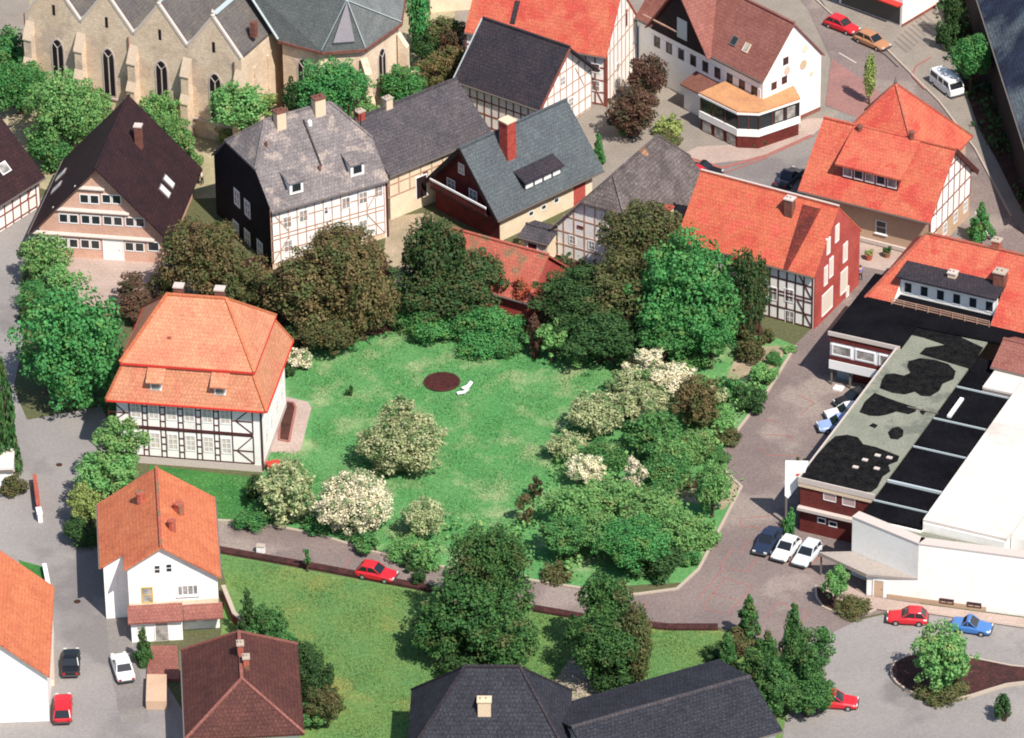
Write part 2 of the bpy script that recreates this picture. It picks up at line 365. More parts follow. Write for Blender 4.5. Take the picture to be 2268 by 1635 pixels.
# ---------------------------------------------------------------- houses
GRP_WIN = None
class House:
    """local frame: x along the front eave, y to the rear; roof rectangle [0,L]x[0,W] at height he, walls inset by o"""
    def __init__(s, name, label, cat, A, B, he, W=None, C=None, L=None, o=.5, ang=None, group=None, oe=None):
        a = P(*A, he); b = P(*B, he)
        d = b - a; th = math.atan2(d.y, d.x)
        if ang is not None: th = R(ang)
        u = Vector((math.cos(th), math.sin(th), 0)); v = Vector((-u.y, u.x, 0))
        s.L = L if L else d.dot(u)
        if ang is not None and L is None: a = a + v * (d.dot(v) / 2)
        s.W = W if W else (P(*C, he) - b).dot(v)
        s.u, s.v, s.he, s.o = u, v, he, o
        s.oe = oe if oe is not None else o
        s.base = Vector((a.x, a.y, 0)); s.th = th
        s.root = empty(name, s.base, th, label, cat, group)
    def loc(s, p):                      # world -> local
        d = Vector(p) - s.base; return Vector((d.dot(s.u), d.dot(s.v), d.z))
    def wor(s, p): return s.base + s.u * p[0] + s.v * p[1] + Vector((0, 0, p[2]))
    def at(s, px, py, z): return s.loc(P(px, py, z))
    def face(s, f):
        o, oe = s.o, s.oe
        return dict(front=((0, o), (1, 0), (0, -1)), right=((s.L - oe, o), (0, 1), (1, 0)),
                    left=((oe, s.W - o), (0, -1), (-1, 0)), back=((0, s.W - o), (-1, 0), (0, 1)))[f] if isinstance(f, str) else f
    def pt(s, f, a, z, out=0):
        og, d, n = s.face(f)
        return Vector((og[0] + d[0] * a + n[0] * out, og[1] + d[1] * a + n[1] * out, z))
    def fpx(s, f, px, py):              # photo point on a wall -> (along, height)
        og, d, n = s.face(f)
        r = ray(px, py); c = s.loc(CAM); rl = Vector((r.dot(s.u), r.dot(s.v), r.z))
        t = ((og[0] - c.x) * n[0] + (og[1] - c.y) * n[1]) / (rl.x * n[0] + rl.y * n[1])
        q = c + rl * t
        return (q.x - og[0]) * d[0] + (q.y - og[1]) * d[1], q.z
    # ---- roof
    def roof(s, kind, r, mat, wmat, k=.5, inset=2, swap=False, t=.22, ridge=True, rim=None, wallname='wall', cut=None, zlow=0):
        L, W, he, o, oe = s.L, s.W, s.he, s.o, s.oe
        if swap: L, W, o, oe = W, L, oe, o
        S = (lambda x, y, z: (y, x, z)) if swap else (lambda x, y, z: (x, y, z))
        h = W / 2; F = []
        zr = he + r; sl = r / h
        if kind == 'gable':
            F = [[S(0, 0, he), S(L, 0, he), S(L, h, zr), S(0, h, zr)], [S(L, W, he), S(0, W, he), S(0, h, zr), S(L, h, zr)]]
            prof = [(o, he + o * sl), (h, zr), (W - o, he + o * sl)]; rx = (0, L)
        elif kind in ('halfhip', 'halfhipf', 'halfhipr'):
            zk = he + k * r; y1 = h * k; y2 = W - y1
            i0 = inset if kind != 'halfhipr' else 0; i1 = inset if kind != 'halfhipf' else 0
            fr = [S(0, 0, he), S(L, 0, he)] + ([S(L, y1, zk)] if i1 else []) + [S(L - i1, h, zr), S(i0, h, zr)] + ([S(0, y1, zk)] if i0 else [])
            bk = [S(L, W, he), S(0, W, he)] + ([S(0, y2, zk)] if i0 else []) + [S(i0, h, zr), S(L - i1, h, zr)] + ([S(L, y2, zk)] if i1 else [])
            F = [fr, bk]
            if i0: F.append([S(0, y1, zk), S(i0, h, zr), S(0, y2, zk)])
            if i1: F.append([S(L, y1, zk), S(L, y2, zk), S(L - i1, h, zr)])
            prof = [(o, he + o * sl), (y1, zk), (W - y1, zk), (W - o, he + o * sl)]; rx = (i0, L - i1)
        elif kind == 'hip':
            i0, i1 = inset if isinstance(inset, tuple) else (inset, inset)
            F = [[S(0, 0, he), S(L, 0, he), S(L - i1, h, zr), S(i0, h, zr)], [S(L, W, he), S(0, W, he), S(i0, h, zr), S(L - i1, h, zr)],
                 [S(0, W, he), S(0, 0, he), S(i0, h, zr)], [S(L, 0, he), S(L, W, he), S(L - i1, h, zr)]]
            prof = [(o, he + .1), (W - o, he + .1)]; rx = (i0, L - i1)
        elif kind == 'flat':
            F = [[S(0, 0, he + .25), S(L, 0, he + .25), S(L, W, he + .25), S(0, W, he + .25)]]
            prof = [(o, he + .1), (W - o, he + .1)]; rx = None
        b = MB()
        for f in F: b.slab(f, t)
        s.roofo = b.build('roof', mat, s.root)
        if rx and ridge:
            q = MB().bar(S(rx[0], h, zr + .05), S(rx[1], h, zr + .05), .28, .16)
            if kind in ('hip', 'halfhip', 'halfhipf', 'halfhipr'):
                for f in F[2:]:
                    ap = [p for p in f if abs(p[2] - zr) < .01][0]
                    for p in f:
                        if p is not ap: q.bar(Vector(ap) + Vector((0, 0, .04)), Vector(p) + Vector((0, 0, .04)), .24, .14)
            q.build('ridge_tiles', rim or mat, s.roofo)
        # walls follow the underside of the roof
        w = MB(); dz = t + .02
        pts = [S(oe, o, zlow)] + [S(oe, y, z - dz) for y, z in prof] + [S(oe, W - o, zlow)]
        w.extr(pts, Vector(S(L - oe, 0, 0)) - Vector(S(oe, 0, 0)))
        s.wall = w.build(wallname, wmat, s.root)
        s.slope = sl; s.zr = zr
        # gutters along the eaves
        g = MB()
        g.bar(S(0, -.06, he - .12), S(L, -.06, he - .12), .14, .12)
        g.build('gutter', m_gutter, s.roofo)
        return s
    def roof_z(s, y):                   # height of the roof plane (ridge along x)
        h = s.W / 2; return s.he + (min(y, s.W - y)) / h * (s.zr - s.he)
    def on_roof(s, px, py):             # photo point on the front slope -> local x, y, z
        z = s.he
        for _ in range(30):
            q = s.at(px, py, z); z = z * .5 + .5 * s.roof_z(max(0, min(q.y, s.W / 2)))
        return s.at(px, py, z)
    # ---- windows and doors
    def window(s, f, a, z, w, h, frame=None, glass=None, cols=2, rows=2, fw=.09, name='window', sill=False, label=None, out=.05, arch=False):
        frame = frame or m_frame; b = MB()
        P_ = lambda x, y, q: s.pt(f, a + x, z + y, q)
        n = Vector((*s.face(f)[2], 0))
        def rect(x0, x1, y0, y1, q0, q1, m=b):
            m.extr([P_(x0, y0, q0), P_(x1, y0, q0), P_(x1, y1, q0), P_(x0, y1, q0)], n * (q1 - q0))
        rect(-w / 2, w / 2, -h / 2, -h / 2 + fw, -.02, out); rect(-w / 2, w / 2, h / 2 - fw, h / 2, -.02, out)
        rect(-w / 2, -w / 2 + fw, -h / 2 + fw, h / 2 - fw, -.02, out); rect(w / 2 - fw, w / 2, -h / 2 + fw, h / 2 - fw, -.02, out)
        for c in range(1, cols): x = -w / 2 + w * c / cols; rect(x - fw * .35, x + fw * .35, -h / 2 + fw, h / 2 - fw, -.02, out - .01)
        for r in range(1, rows): y = -h / 2 + h * r / rows; rect(-w / 2 + fw, w / 2 - fw, y - fw * .3, y + fw * .3, -.02, out - .013)
        if sill: rect(-w / 2 - .1, w / 2 + .1, -h / 2 - .09, -h / 2 - .003, -.02, out + .1)
        o = b.build(name, frame, s.root, label)
        g = MB(); rect(-w / 2 + fw, w / 2 - fw, -h / 2 + fw, h / 2 - fw, -.02, max(.015, out - .045), g)
        g.build('pane', glass or m_glass, o)
        return o
    def win_px(s, f, px, py, w, h, **k):
        a, z = s.fpx(f, px, py); return s.window(f, a, z, w, h, **k)
    def door(s, f, a, w, h, mat, z0=0, label=None, frame=None):
        n = Vector((*s.face(f)[2], 0)); b = MB()
        P_ = lambda x, y, q: s.pt(f, a + x, z0 + y, q)
        b.extr([P_(-w / 2, 0, -.02), P_(w / 2, 0, -.02), P_(w / 2, h, -.02), P_(-w / 2, h, -.02)], n * .07)
        o = b.build('door', mat, s.root, label)
        c = MB().bar(P_(w * .32, h * .48, .06), P_(w * .32, h * .54, .06), .05, .05)
        c.build('handle', m_gutter, o)
        q = MB()
        for x0, x1, y0, y1 in ((-w / 2 - .12, -w / 2, 0, h + .12), (w / 2, w / 2 + .12, 0, h + .12), (-w / 2, w / 2, h, h + .12)):
            q.extr([P_(x0, y0, -.02), P_(x1, y0, -.02), P_(x1, y1, -.02), P_(x0, y1, -.02)], n * .1)
        q.build('door_frame', frame or m_frame, o)
        return o
    def timber(s, f, a0, a1, z0, z1, posts, rails, mat, w=.16, diag=(), top=None, extra=(), out=.035):
        """posts: positions 0..1, rails: heights, diag: (a,z,a,z); top(a) caps posts under a gable"""
        b = MB(); n = Vector((*s.face(f)[2], 0))
        def bar(p, q, ww, lay):
            pa = s.pt(f, p[0], p[1], out / 2 + lay * .004); pb = s.pt(f, q[0], q[1], out / 2 + lay * .004)
            b.bar(pa, pb, out + .02, ww, up=(pb - pa).cross(n))
        for p in posts:
            a = a0 + (a1 - a0) * p; zt = top(a) if top else z1
            if zt > z0 + .2: bar((a, z0), (a, zt), w, 0)
        for z in rails:
            if top:
                aa = [a0 + (a1 - a0) * i / 60 for i in range(61)]; ok = [a for a in aa if top(a) > z + .1]
                if len(ok) > 2: bar((ok[0], z), (ok[-1], z), w, 1)
            else: bar((a0, z), (a1, z), w, 1)
        for d in diag: bar(d[:2], d[2:], w * .9, 2)
        for d in extra: bar(d[:2], d[2:], w, 3)
        return b.build('timber_frame', mat, s.wall)
    def chimney(s, px, py, w=.8, d=.6, up=1.2, mat=None, cap=None, down=1.5, label=None):
        """px,py: photo point of the chimney's foot on the front slope"""
        q = s.on_roof(px, py); return s.chim(q, w, d, up, mat, cap, down, label)
    def chim(s, q, w, d, up, mat=None, cap=None, down=1.2, label=None):
        b = MB().box(q.x - w / 2, q.x + w / 2, q.y - d / 2, q.y + d / 2, q.z - down, q.z + up)
        o = b.build('chimney', mat or m_chimney, s.roofo, label)
        c = MB().box(q.x - w / 2 - .08, q.x + w / 2 + .08, q.y - d / 2 - .08, q.y + d / 2 + .08, q.z + up, q.z + up + .12)
        for i in (-1, 1): c.lathe((q.x + i * w * .22, q.y, q.z + up + .1), [(.13, 0), (.11, .25)], 8)
        c.build('chimney_cap', cap or m_kerb, s.roofo)
        return o
    def skylight(s, px, py, w=.8, h=1.1, mat=None, pane=None):
        q = s.on_roof(px, py); sl = math.atan2(s.zr - s.he, s.W / 2)
        t = Vector((0, math.cos(sl), math.sin(sl))); n = Vector((0, -math.sin(sl), math.cos(sl))); x = Vector((1, 0, 0))
        b = MB()
        for a0, a1, c0, c1 in ((-w / 2, w / 2, -h / 2, -h / 2 + .08), (-w / 2, w / 2, h / 2 - .08, h / 2), (-w / 2, -w / 2 + .08, -h / 2 + .08, h / 2 - .08), (w / 2 - .08, w / 2, -h / 2 + .08, h / 2 - .08)):
            b.extr([q + x * a + t * c - n * .02 for a, c in ((a0, c0), (a1, c0), (a1, c1), (a0, c1))], n * .14)
        o = b.build('skylight', mat or m_gutter, s.roofo)
        g = MB().extr([q + x * a + t * c - n * .02 for a, c in ((-w / 2 + .08, -h / 2 + .08), (w / 2 - .08, -h / 2 + .08), (w / 2 - .08, h / 2 - .08), (-w / 2 + .08, h / 2 - .08))], n * .1)
        g.build('pane', pane or m_glass, o)
    def dormer(s, px, py, w=1.3, h=1.1, roofmat=None, wallmat=None, flat=.18, lit=False):
        """small shed dormer; px,py is the middle of its window"""
        q = s.on_roof(px, py + h * .5 * px_m(px, py) * .85)
        x, y, z = q; sl = (s.zr - s.he) / (s.W / 2)
        run = h / (sl - flat) if sl > flat + .1 else h * 2
        b = MB()
        b.extr([(x - w / 2, y, z - .2), (x - w / 2, y, z + h), (x - w / 2, y + run, z + h + run * flat), (x - w / 2, y + run, z - .2 + run * sl)], (w, 0, 0))
        o = b.build('dormer', wallmat or m_white, s.roofo)
        r = MB().slab([(x - w / 2 - .18, y - .25, z + h - .25 * flat + .14), (x + w / 2 + .18, y - .25, z + h - .25 * flat + .14), (x + w / 2 + .18, y + run + .1, z + h + run * flat + .15), (x - w / 2 - .18, y + run + .1, z + h + run * flat + .15)], .12)
        r.build('dormer_roof', roofmat, o)
        f = MB(); ww, hh = w * .72, h * .72; yc = y
        for x0, x1, z0, z1 in ((-ww / 2, ww / 2, -hh / 2, -hh / 2 + .07), (-ww / 2, ww / 2, hh / 2 - .07, hh / 2), (-ww / 2, -ww / 2 + .07, -hh / 2 + .07, hh / 2 - .07), (ww / 2 - .07, ww / 2, -hh / 2 + .07, hh / 2 - .07)):
            f.box(x + x0, x + x1, yc - .05, yc + .02, z + h / 2 + z0, z + h / 2 + z1)
        f.build('dormer_window', m_frame, o)
        g = MB().box(x - ww / 2 + .07, x + ww / 2 - .07, yc - .03, yc + .02, z + h / 2 - hh / 2 + .07, z + h / 2 + hh / 2 - .07)
        g.build('dormer_pane', m_glasslit if lit else m_glass, o)

def downpipe(h, f, a, z1, mat=None):
    b = MB().tube(h.pt(f, a, 0, .08), h.pt(f, a, z1, .08), .06, .06, 6)
    b.build('downpipe', mat or m_gutter, h.root)

# ---------------------------------------------------------------- trees
rnd = random.Random(7)
def leaf_cloud(centers, radii, n, size, rs, shell=(.72, 1.08), droop=0, squash=1.0):
    """n leaf-clump quads on the shells of the lobes; returns numpy verts (4n,3)"""
    g = np.random.default_rng(rs)
    c = np.array(centers); r = np.array(radii)
    wts = r ** 2 / (r ** 2).sum()
    idx = g.choice(len(c), n, p=wts)
    d = g.normal(size=(n, 3)); d /= np.linalg.norm(d, axis=1)[:, None]
    rad = r[idx] * g.uniform(shell[0], shell[1], n)
    # bumpy shells
    rad *= 1 + .13 * np.sin(d[:, 0] * 9 + idx) * np.sin(d[:, 1] * 8 + idx * 2) + .1 * np.sin(d[:, 2] * 11 + idx)
    p = c[idx] + d * rad[:, None] * np.array([1, 1, squash])
    nrm = d + g.normal(size=(n, 3)) * .55; nrm[:, 2] += .25 - droop
    nrm /= np.linalg.norm(nrm, axis=1)[:, None]
    t = np.cross(nrm, g.normal(size=(n, 3))); t /= np.linalg.norm(t, axis=1)[:, None]
    b = np.cross(nrm, t)
    w1 = np.sin(p[:, 0] * 7.3 + rs) + np.sin(p[:, 1] * 6.7 + rs * 2) + np.sin(p[:, 2] * 8.1 + rs * 3) + np.sin((p[:, 0] + p[:, 1]) * 13) * .6
    keep = (w1 > -1.1) | (g.random(n) < .35)
    p, t, b = p[keep], t[keep], b[keep]; n = len(p)
    s = size * g.uniform(.5, 1.4, n)[:, None]; a = g.uniform(.5, 1, n)[:, None]
    q = np.stack([p - t * s, p - b * s * a, p + t * s * .9, p + b * s * a * 1.1], axis=1)
    return q.reshape(-1, 3)
def cloud_mesh(name, v, mat):
    n = len(v) // 4
    me = bpy.data.meshes.new(name)
    me.vertices.add(4 * n); me.vertices.foreach_set('co', v.astype(np.float32).ravel())
    me.loops.add(4 * n); me.loops.foreach_set('vertex_index', np.arange(4 * n, dtype=np.int32))
    me.polygons.add(n); me.polygons.foreach_set('loop_start', np.arange(0, 4 * n, 4, dtype=np.int32))
    me.polygons.foreach_set('loop_total', np.full(n, 4, dtype=np.int32))
    me.update(calc_edges=True); me.materials.append(mat); return me
def crown_shape(kind, rs, nl):
    g = random.Random(rs); cs, rr = [], []
    if kind == 'round':
        for i in range(nl):
            t = i / nl; z = 1 - 2 * ((i + .5) / nl); ph = i * 2.39996 + g.uniform(-.3, .3)
            q = math.sqrt(max(0, 1 - z * z)); out = i % 3 == 0
            k = g.uniform(.78, 1.0) if out else g.uniform(.4, .78)
            cs.append((q * math.cos(ph) * k, q * math.sin(ph) * k, z * k * .92 + (.05 if z > 0 else .12))); rr.append(g.uniform(.1, .2) if out else g.choice((.2, .26, .32, .38)) * (1.15 - .35 * k))
        cs.append((0, 0, 0)); rr.append(.42)
    elif kind == 'bush':
        for i in range(nl):
            ph = g.uniform(0, 6.28); q = math.sqrt(g.random()) * .68; z = g.uniform(-.75, .45) * (1 - q * .4)
            cs.append((q * math.cos(ph), q * math.sin(ph), z)); rr.append(g.uniform(.2, .4))
    elif kind == 'cone':
        for i in range(nl):
            z = -1 + 2 * (i + .5) / nl; q = (1 - (z + 1) / 2) ** .8 * g.uniform(.35, .95); ph = i * 2.39996
            cs.append((q * math.cos(ph), q * math.sin(ph), z * .92)); rr.append((.1 + .2 * (1 - (z + 1) / 2)) * g.uniform(.7, 1.2))
    elif kind == 'column':
        for i in range(nl):
            z = -1 + 2 * (i + .5) / nl; q = math.sqrt(max(.05, 1 - z * z)) * g.uniform(.2, .55); ph = i * 2.39996
            cs.append((q * math.cos(ph), q * math.sin(ph), z * .82)); rr.append(g.uniform(.24, .4))
    elif kind == 'airy':
        for i in range(nl):
            ph = g.uniform(0, 6.28); z = g.uniform(-.9, .9); q = math.sqrt(1 - z * z) * g.uniform(.2, .8)
            cs.append((q * math.cos(ph), q * math.sin(ph), z * .8)); rr.append(g.uniform(.14, .28))
    return cs, rr
_crowns = {}
def crown_mesh(kind, mat, size, var):
    key = (kind, mat, size, var)
    if key not in _crowns:
        n, ls, nl = dict(xs=(1100, .10, 10), s=(3400, .066, 20), m=(9000, .043, 34), l=(20000, .030, 54))[size]
        if kind == 'airy': n = int(n * .6)
        if kind in ('cone', 'column'): nl = int(nl * 1.2)
        cs, rr = crown_shape(kind, hash((kind, var)) % 1000 if False else (len(kind) * 37 + var * 11), nl)
        v = leaf_cloud(cs, rr, n, ls, var * 17 + n)
        _crowns[key] = cloud_mesh('crown_' + kind, v, L_[mat])
    return _crowns[key]
_tn = [0]
def tree(px, py, rx, ry, kind='round', leaf='bright', label=None, name='tree', cat='tree', group=None, lift=None, trunk=True, ry2=None, flat=1.0, hc=None):
    """px,py middle of the crown in the photo, rx,ry its half sizes there in pixels"""
    k_ = 1.08 if kind in ('round', 'airy', 'bush') and rx > 24 else 1
    rx *= k_; ry *= k_; s = px_m(px, py); r = rx / s
    rz2 = (ry / s) ** 2 - (.52 * r) ** 2
    rz = max(math.sqrt(max(rz2, 0)) / .853, r * .55) * flat
    if lift is None: lift = {'bush': 0.0, 'cone': .12, 'column': .25, 'airy': .2, 'round': .12}[kind] * r
    h = hc * (.86 if kind in ('round', 'airy') else 1) if hc is not None else rz * .97 + lift
    c = P(px, py, h)
    _tn[0] += 1; var = _tn[0] % 4
    size = 'xs' if r < .9 else 's' if r < 1.9 else 'm' if r < 3.6 else 'l'
    root = empty(name, (c.x, c.y, 0), (_tn[0] * 1.7) % 6.28, label, cat, group)
    cr = bpy.data.objects.new('foliage' if kind == 'bush' else 'crown', crown_mesh(kind, leaf, size, var))
    COL.objects.link(cr); cr.parent = root
    cr.location = (0, 0, h); cr.scale = (r, r, rz)
    b = MB(); tr = max(.05, r * .055 + .03)
    if kind == 'bush':
        for i in range(5):
            a = i * 1.3; b.tube((.1 * math.cos(a), .1 * math.sin(a), 0), (r * .4 * math.cos(a), r * .4 * math.sin(a), h * .9), tr * .6, tr * .25, 5)
        b.build('stem', m_bark, root)
    else:
        g = random.Random(_tn[0])
        top = h + rz * (.75 if kind in ('cone', 'column') else .3)
        zf = max(.3, (h - rz) * .9)
        b.tube((0, 0, 0), (0, 0, zf), tr * 1.5, tr * 1.1, 8); b.tube((0, 0, zf), (0, 0, top), tr * 1.1, tr * .25, 7)
        for i in range(7):
            a = i * 2.4 + g.uniform(-.3, .3); z0 = zf + (h - zf) * (i + 1) / 8; q = r * g.uniform(.5, .75)
            if kind in ('cone', 'column'): q *= .6
            b.tube((0, 0, z0), (q * math.cos(a), q * math.sin(a), z0 + q * g.uniform(.3, .9)), tr * .55, tr * .15, 5)
        b.build('trunk', m_bark, root)
    return root

def undergrowth(name, pts, leaf, label, hmax=1.2, dens=9, size=.2, seed=3, gap=.0):
    """low tangled growth over a ground area: one mass nobody could count"""
    W_ = [P(x, y, 0) for x, y in pts]; g = random.Random(seed)
    x0, x1 = min(p.x for p in W_), max(p.x for p in W_); y0, y1 = min(p.y for p in W_), max(p.y for p in W_)
    def inside(x, y):
        c = False; j = len(W_) - 1
        for i in range(len(W_)):
            a, b_ = W_[i], W_[j]
            if (a.y > y) != (b_.y > y) and x < (b_.x - a.x) * (y - a.y) / (b_.y - a.y) + a.x: c = not c
            j = i
        return c
    cs, rr = [], []; n = int((x1 - x0) * (y1 - y0) * .55)
    for _ in range(n):
        x, y = g.uniform(x0, x1), g.uniform(y0, y1)
        if inside(x, y) and math.sin(x * .9 + seed) + math.sin(y * 1.1) > -1.6 + gap:
            r_ = g.uniform(.35, 1.0) * hmax; cs.append((x, y, r_ * .25)); rr.append(r_)
    v = leaf_cloud(cs, rr, int(sum(r * r for r in rr) * dens * 6), size, seed, shell=(.6, 1.05))
    v = v.reshape(-1, 4, 3); v = v[v[:, :, 2].mean(axis=1) > .04].reshape(-1, 3)
    o = bpy.data.objects.new(name, cloud_mesh(name, v, L_[leaf])); COL.objects.link(o)
    return tag(o, label, 'undergrowth', kind='stuff')

def grass(name, pts, leaf, label, n, h=.16, seed=1):
    W_ = np.array([tuple(P(x, y, 0))[:2] for x, y in pts]); g = np.random.default_rng(seed)
    q = g.uniform(W_.min(0), W_.max(0), (n, 2)); ins = np.zeros(n, bool); j = len(W_) - 1
    for i in range(len(W_)):
        a, b = W_[i], W_[j]
        if a[1] != b[1]:
            c = ((a[1] > q[:, 1]) != (b[1] > q[:, 1])) & (q[:, 0] < (b[0] - a[0]) * (q[:, 1] - a[1]) / (b[1] - a[1]) + a[0]); ins ^= c
        j = i
    q = q[ins]; k = len(q); hh = h * g.uniform(.35, 1.3, k) * (1 + .5 * np.sin(q[:, 0] * .8) * np.sin(q[:, 1] * .7)); an = g.uniform(0, 6.28, k); w = h * .5
    d = np.stack([np.cos(an), np.sin(an)], 1) * w; ln = g.normal(size=(k, 2)) * h * .5
    v = np.zeros((k, 4, 3)); v[:, 0, :2] = q - d; v[:, 1, :2] = q + d; v[:, 2, :2] = q + d * .6 + ln; v[:, 3, :2] = q - d * .6 + ln
    v[:, :2, 2] = .02; v[:, 2:, 2] = .03 + hh[:, None]
    o = bpy.data.objects.new(name, cloud_mesh(name, v.reshape(-1, 3), L_[leaf])); COL.objects.link(o)
    return tag(o, label, 'grass', kind='stuff')

# ---------------------------------------------------------------- cars
_carmats = {}
def carpaint(name, rgb, metal=0.0):
    return M('paint_' + name, tuple(x for x in rgb), rough=.3, spec=.5, metal=metal)
def ringx(x, hw, z0, z1, cr=.12):
    """cross-section at x: rounded box"""
    c = min(cr, (z1 - z0) * .4)
    return [(x, -hw + c * .3, z0), (x, hw - c * .3, z0), (x, hw, z0 + c), (x, hw, z1 - c), (x, hw - c, z1), (x, -hw + c, z1), (x, -hw, z1 - c), (x, -hw, z0 + c)]
def car(front, rear, paint, label, style='sedan', name='parked_car', cat='car', group='parked cars', Lc=None, z=0.45):
    f = P(*front, z); r = P(*rear, z); d = f - r; th = math.atan2(d.y, d.x); c = (f + r) / 2
    L = Lc or max(3.6, min(4.6, d.length)); hw = .82
    root = empty(name, (c.x, c.y, 0), th, label, cat, group)
    x0, x1 = -L / 2, L / 2
    if style == 'van':
        L = Lc or 4.6; x0, x1 = -L / 2, L / 2; hw = .88
        body = [ringx(x0, hw * .9, .45, 1.0), ringx(x0 + .08, hw * .98, .35, 1.25), ringx(x1 - .35, hw, .33, 1.25), ringx(x1 - .05, hw * .95, .38, 1.15), ringx(x1, hw * .85, .45, .9)]
        gl = [ringx(x0 + .06, hw * .92, 1.15, 1.75, .1), ringx(x1 - .55, hw * .92, 1.15, 1.75, .1), ringx(x1 - .12, hw * .84, 1.1, 1.25, .05)]
        rf = [ringx(x0 + .1, hw * .84, 1.7, 1.92, .14), ringx(x0 + .4, hw * .9, 1.7, 1.98, .16), ringx(x1 - .75, hw * .9, 1.7, 1.98, .16), ringx(x1 - .5, hw * .84, 1.68, 1.86, .1)]
    else:
        zb = .82 if style != 'beetle' else .78
        tail = {'sedan': .95, 'hatch': .12, 'estate': .1}[style]
        body = [ringx(x0, hw * .86, .42, .62), ringx(x0 + .06, hw * .93, .34, zb - .05), ringx(x0 + .35, hw, .26, zb), ringx(0, hw, .24, zb + .03), ringx(x1 - 1.2, hw, .26, zb - .01), ringx(x1 - .3, hw * .97, .28, zb - .12), ringx(x1 - .05, hw * .9, .34, zb - .2), ringx(x1, hw * .84, .42, .56)]
        wr = x0 + tail; rs = x0 + tail + (.5 if style != 'estate' else .2); re = x1 - 1.95; wf = x1 - 1.25
        gl = [ringx(wr, hw * .86, zb - .06, zb + .04, .02), ringx(rs, hw * .77, zb - .06, 1.32, .08), ringx(re, hw * .77, zb - .06, 1.33, .08), ringx(wf, hw * .88, zb - .06, zb + .02, .02)]
        rf = [ringx(rs - .04, hw * .70, 1.30, 1.37, .03), ringx(rs + .2, hw * .76, 1.29, 1.41, .05), ringx(re - .1, hw * .76, 1.29, 1.41, .05), ringx(re + .08, hw * .70, 1.29, 1.36, .03)]
    bo = MB().loft(body).build('body', paint, root, smooth=False, bevel=.03)
    MB().loft(gl).build('windows', m_cglass, root, bevel=.02)
    p = MB().loft(rf)
    if style != 'van':
        for sgn in (-1, 1):
            for (xa, za, ya), (xb, zb2, yb) in (((wr, zb, .86), (rs, 1.33, .74)), ((wf, zb, .87), (re, 1.34, .75)), (((rs + re) / 2, zb, .875), ((rs + re) / 2, 1.34, .765))):
                p.bar((xa, sgn * hw * ya, za), (xb, sgn * hw * yb, zb2), .07, .07)
    else:
        for sgn in (-1, 1):
            for xa, xb in ((x0 + .1, x0 + .1), (-.5, -.5), (.5, .5), (x1 - .2, x1 - .58)):
                p.bar((xa, sgn * hw * .93, 1.2), (xb, sgn * hw * .9, 1.74), .1, .09)
    p.build('roof', paint, root)
    for sx in (x0 + .75, x1 - .78):
        for sgn in (-1, 1):
            w = MB().tube((sx, sgn * (hw - .17), .3), (sx, sgn * (hw + .01), .3), .3, .3, 16)
            wo = w.build('wheel', m_tyre, root)
            MB().tube((sx, sgn * (hw - .02), .3), (sx, sgn * (hw + .03), .3), .17, .15, 10).build('rim', m_rim, wo)
    for xx, nm in ((x1 + .03, 'front_bumper'), (x0 - .03, 'rear_bumper')):
        MB().box(xx - .07, xx + .07, -hw * .88, hw * .88, .36, .48).build(nm, m_bump, root)
    for sgn in (-1, 1):
        MB().box(x1 - .06, x1 + .03, sgn * hw * .66 - .14, sgn * hw * .66 + .14, .52, .66).build('headlight', m_lamp, root)
        MB().box(x0 - .03, x0 + .06, sgn * hw * .7 - .12, sgn * hw * .7 + .12, .52, .68).build('tail_light', m_tail, root)
    return root

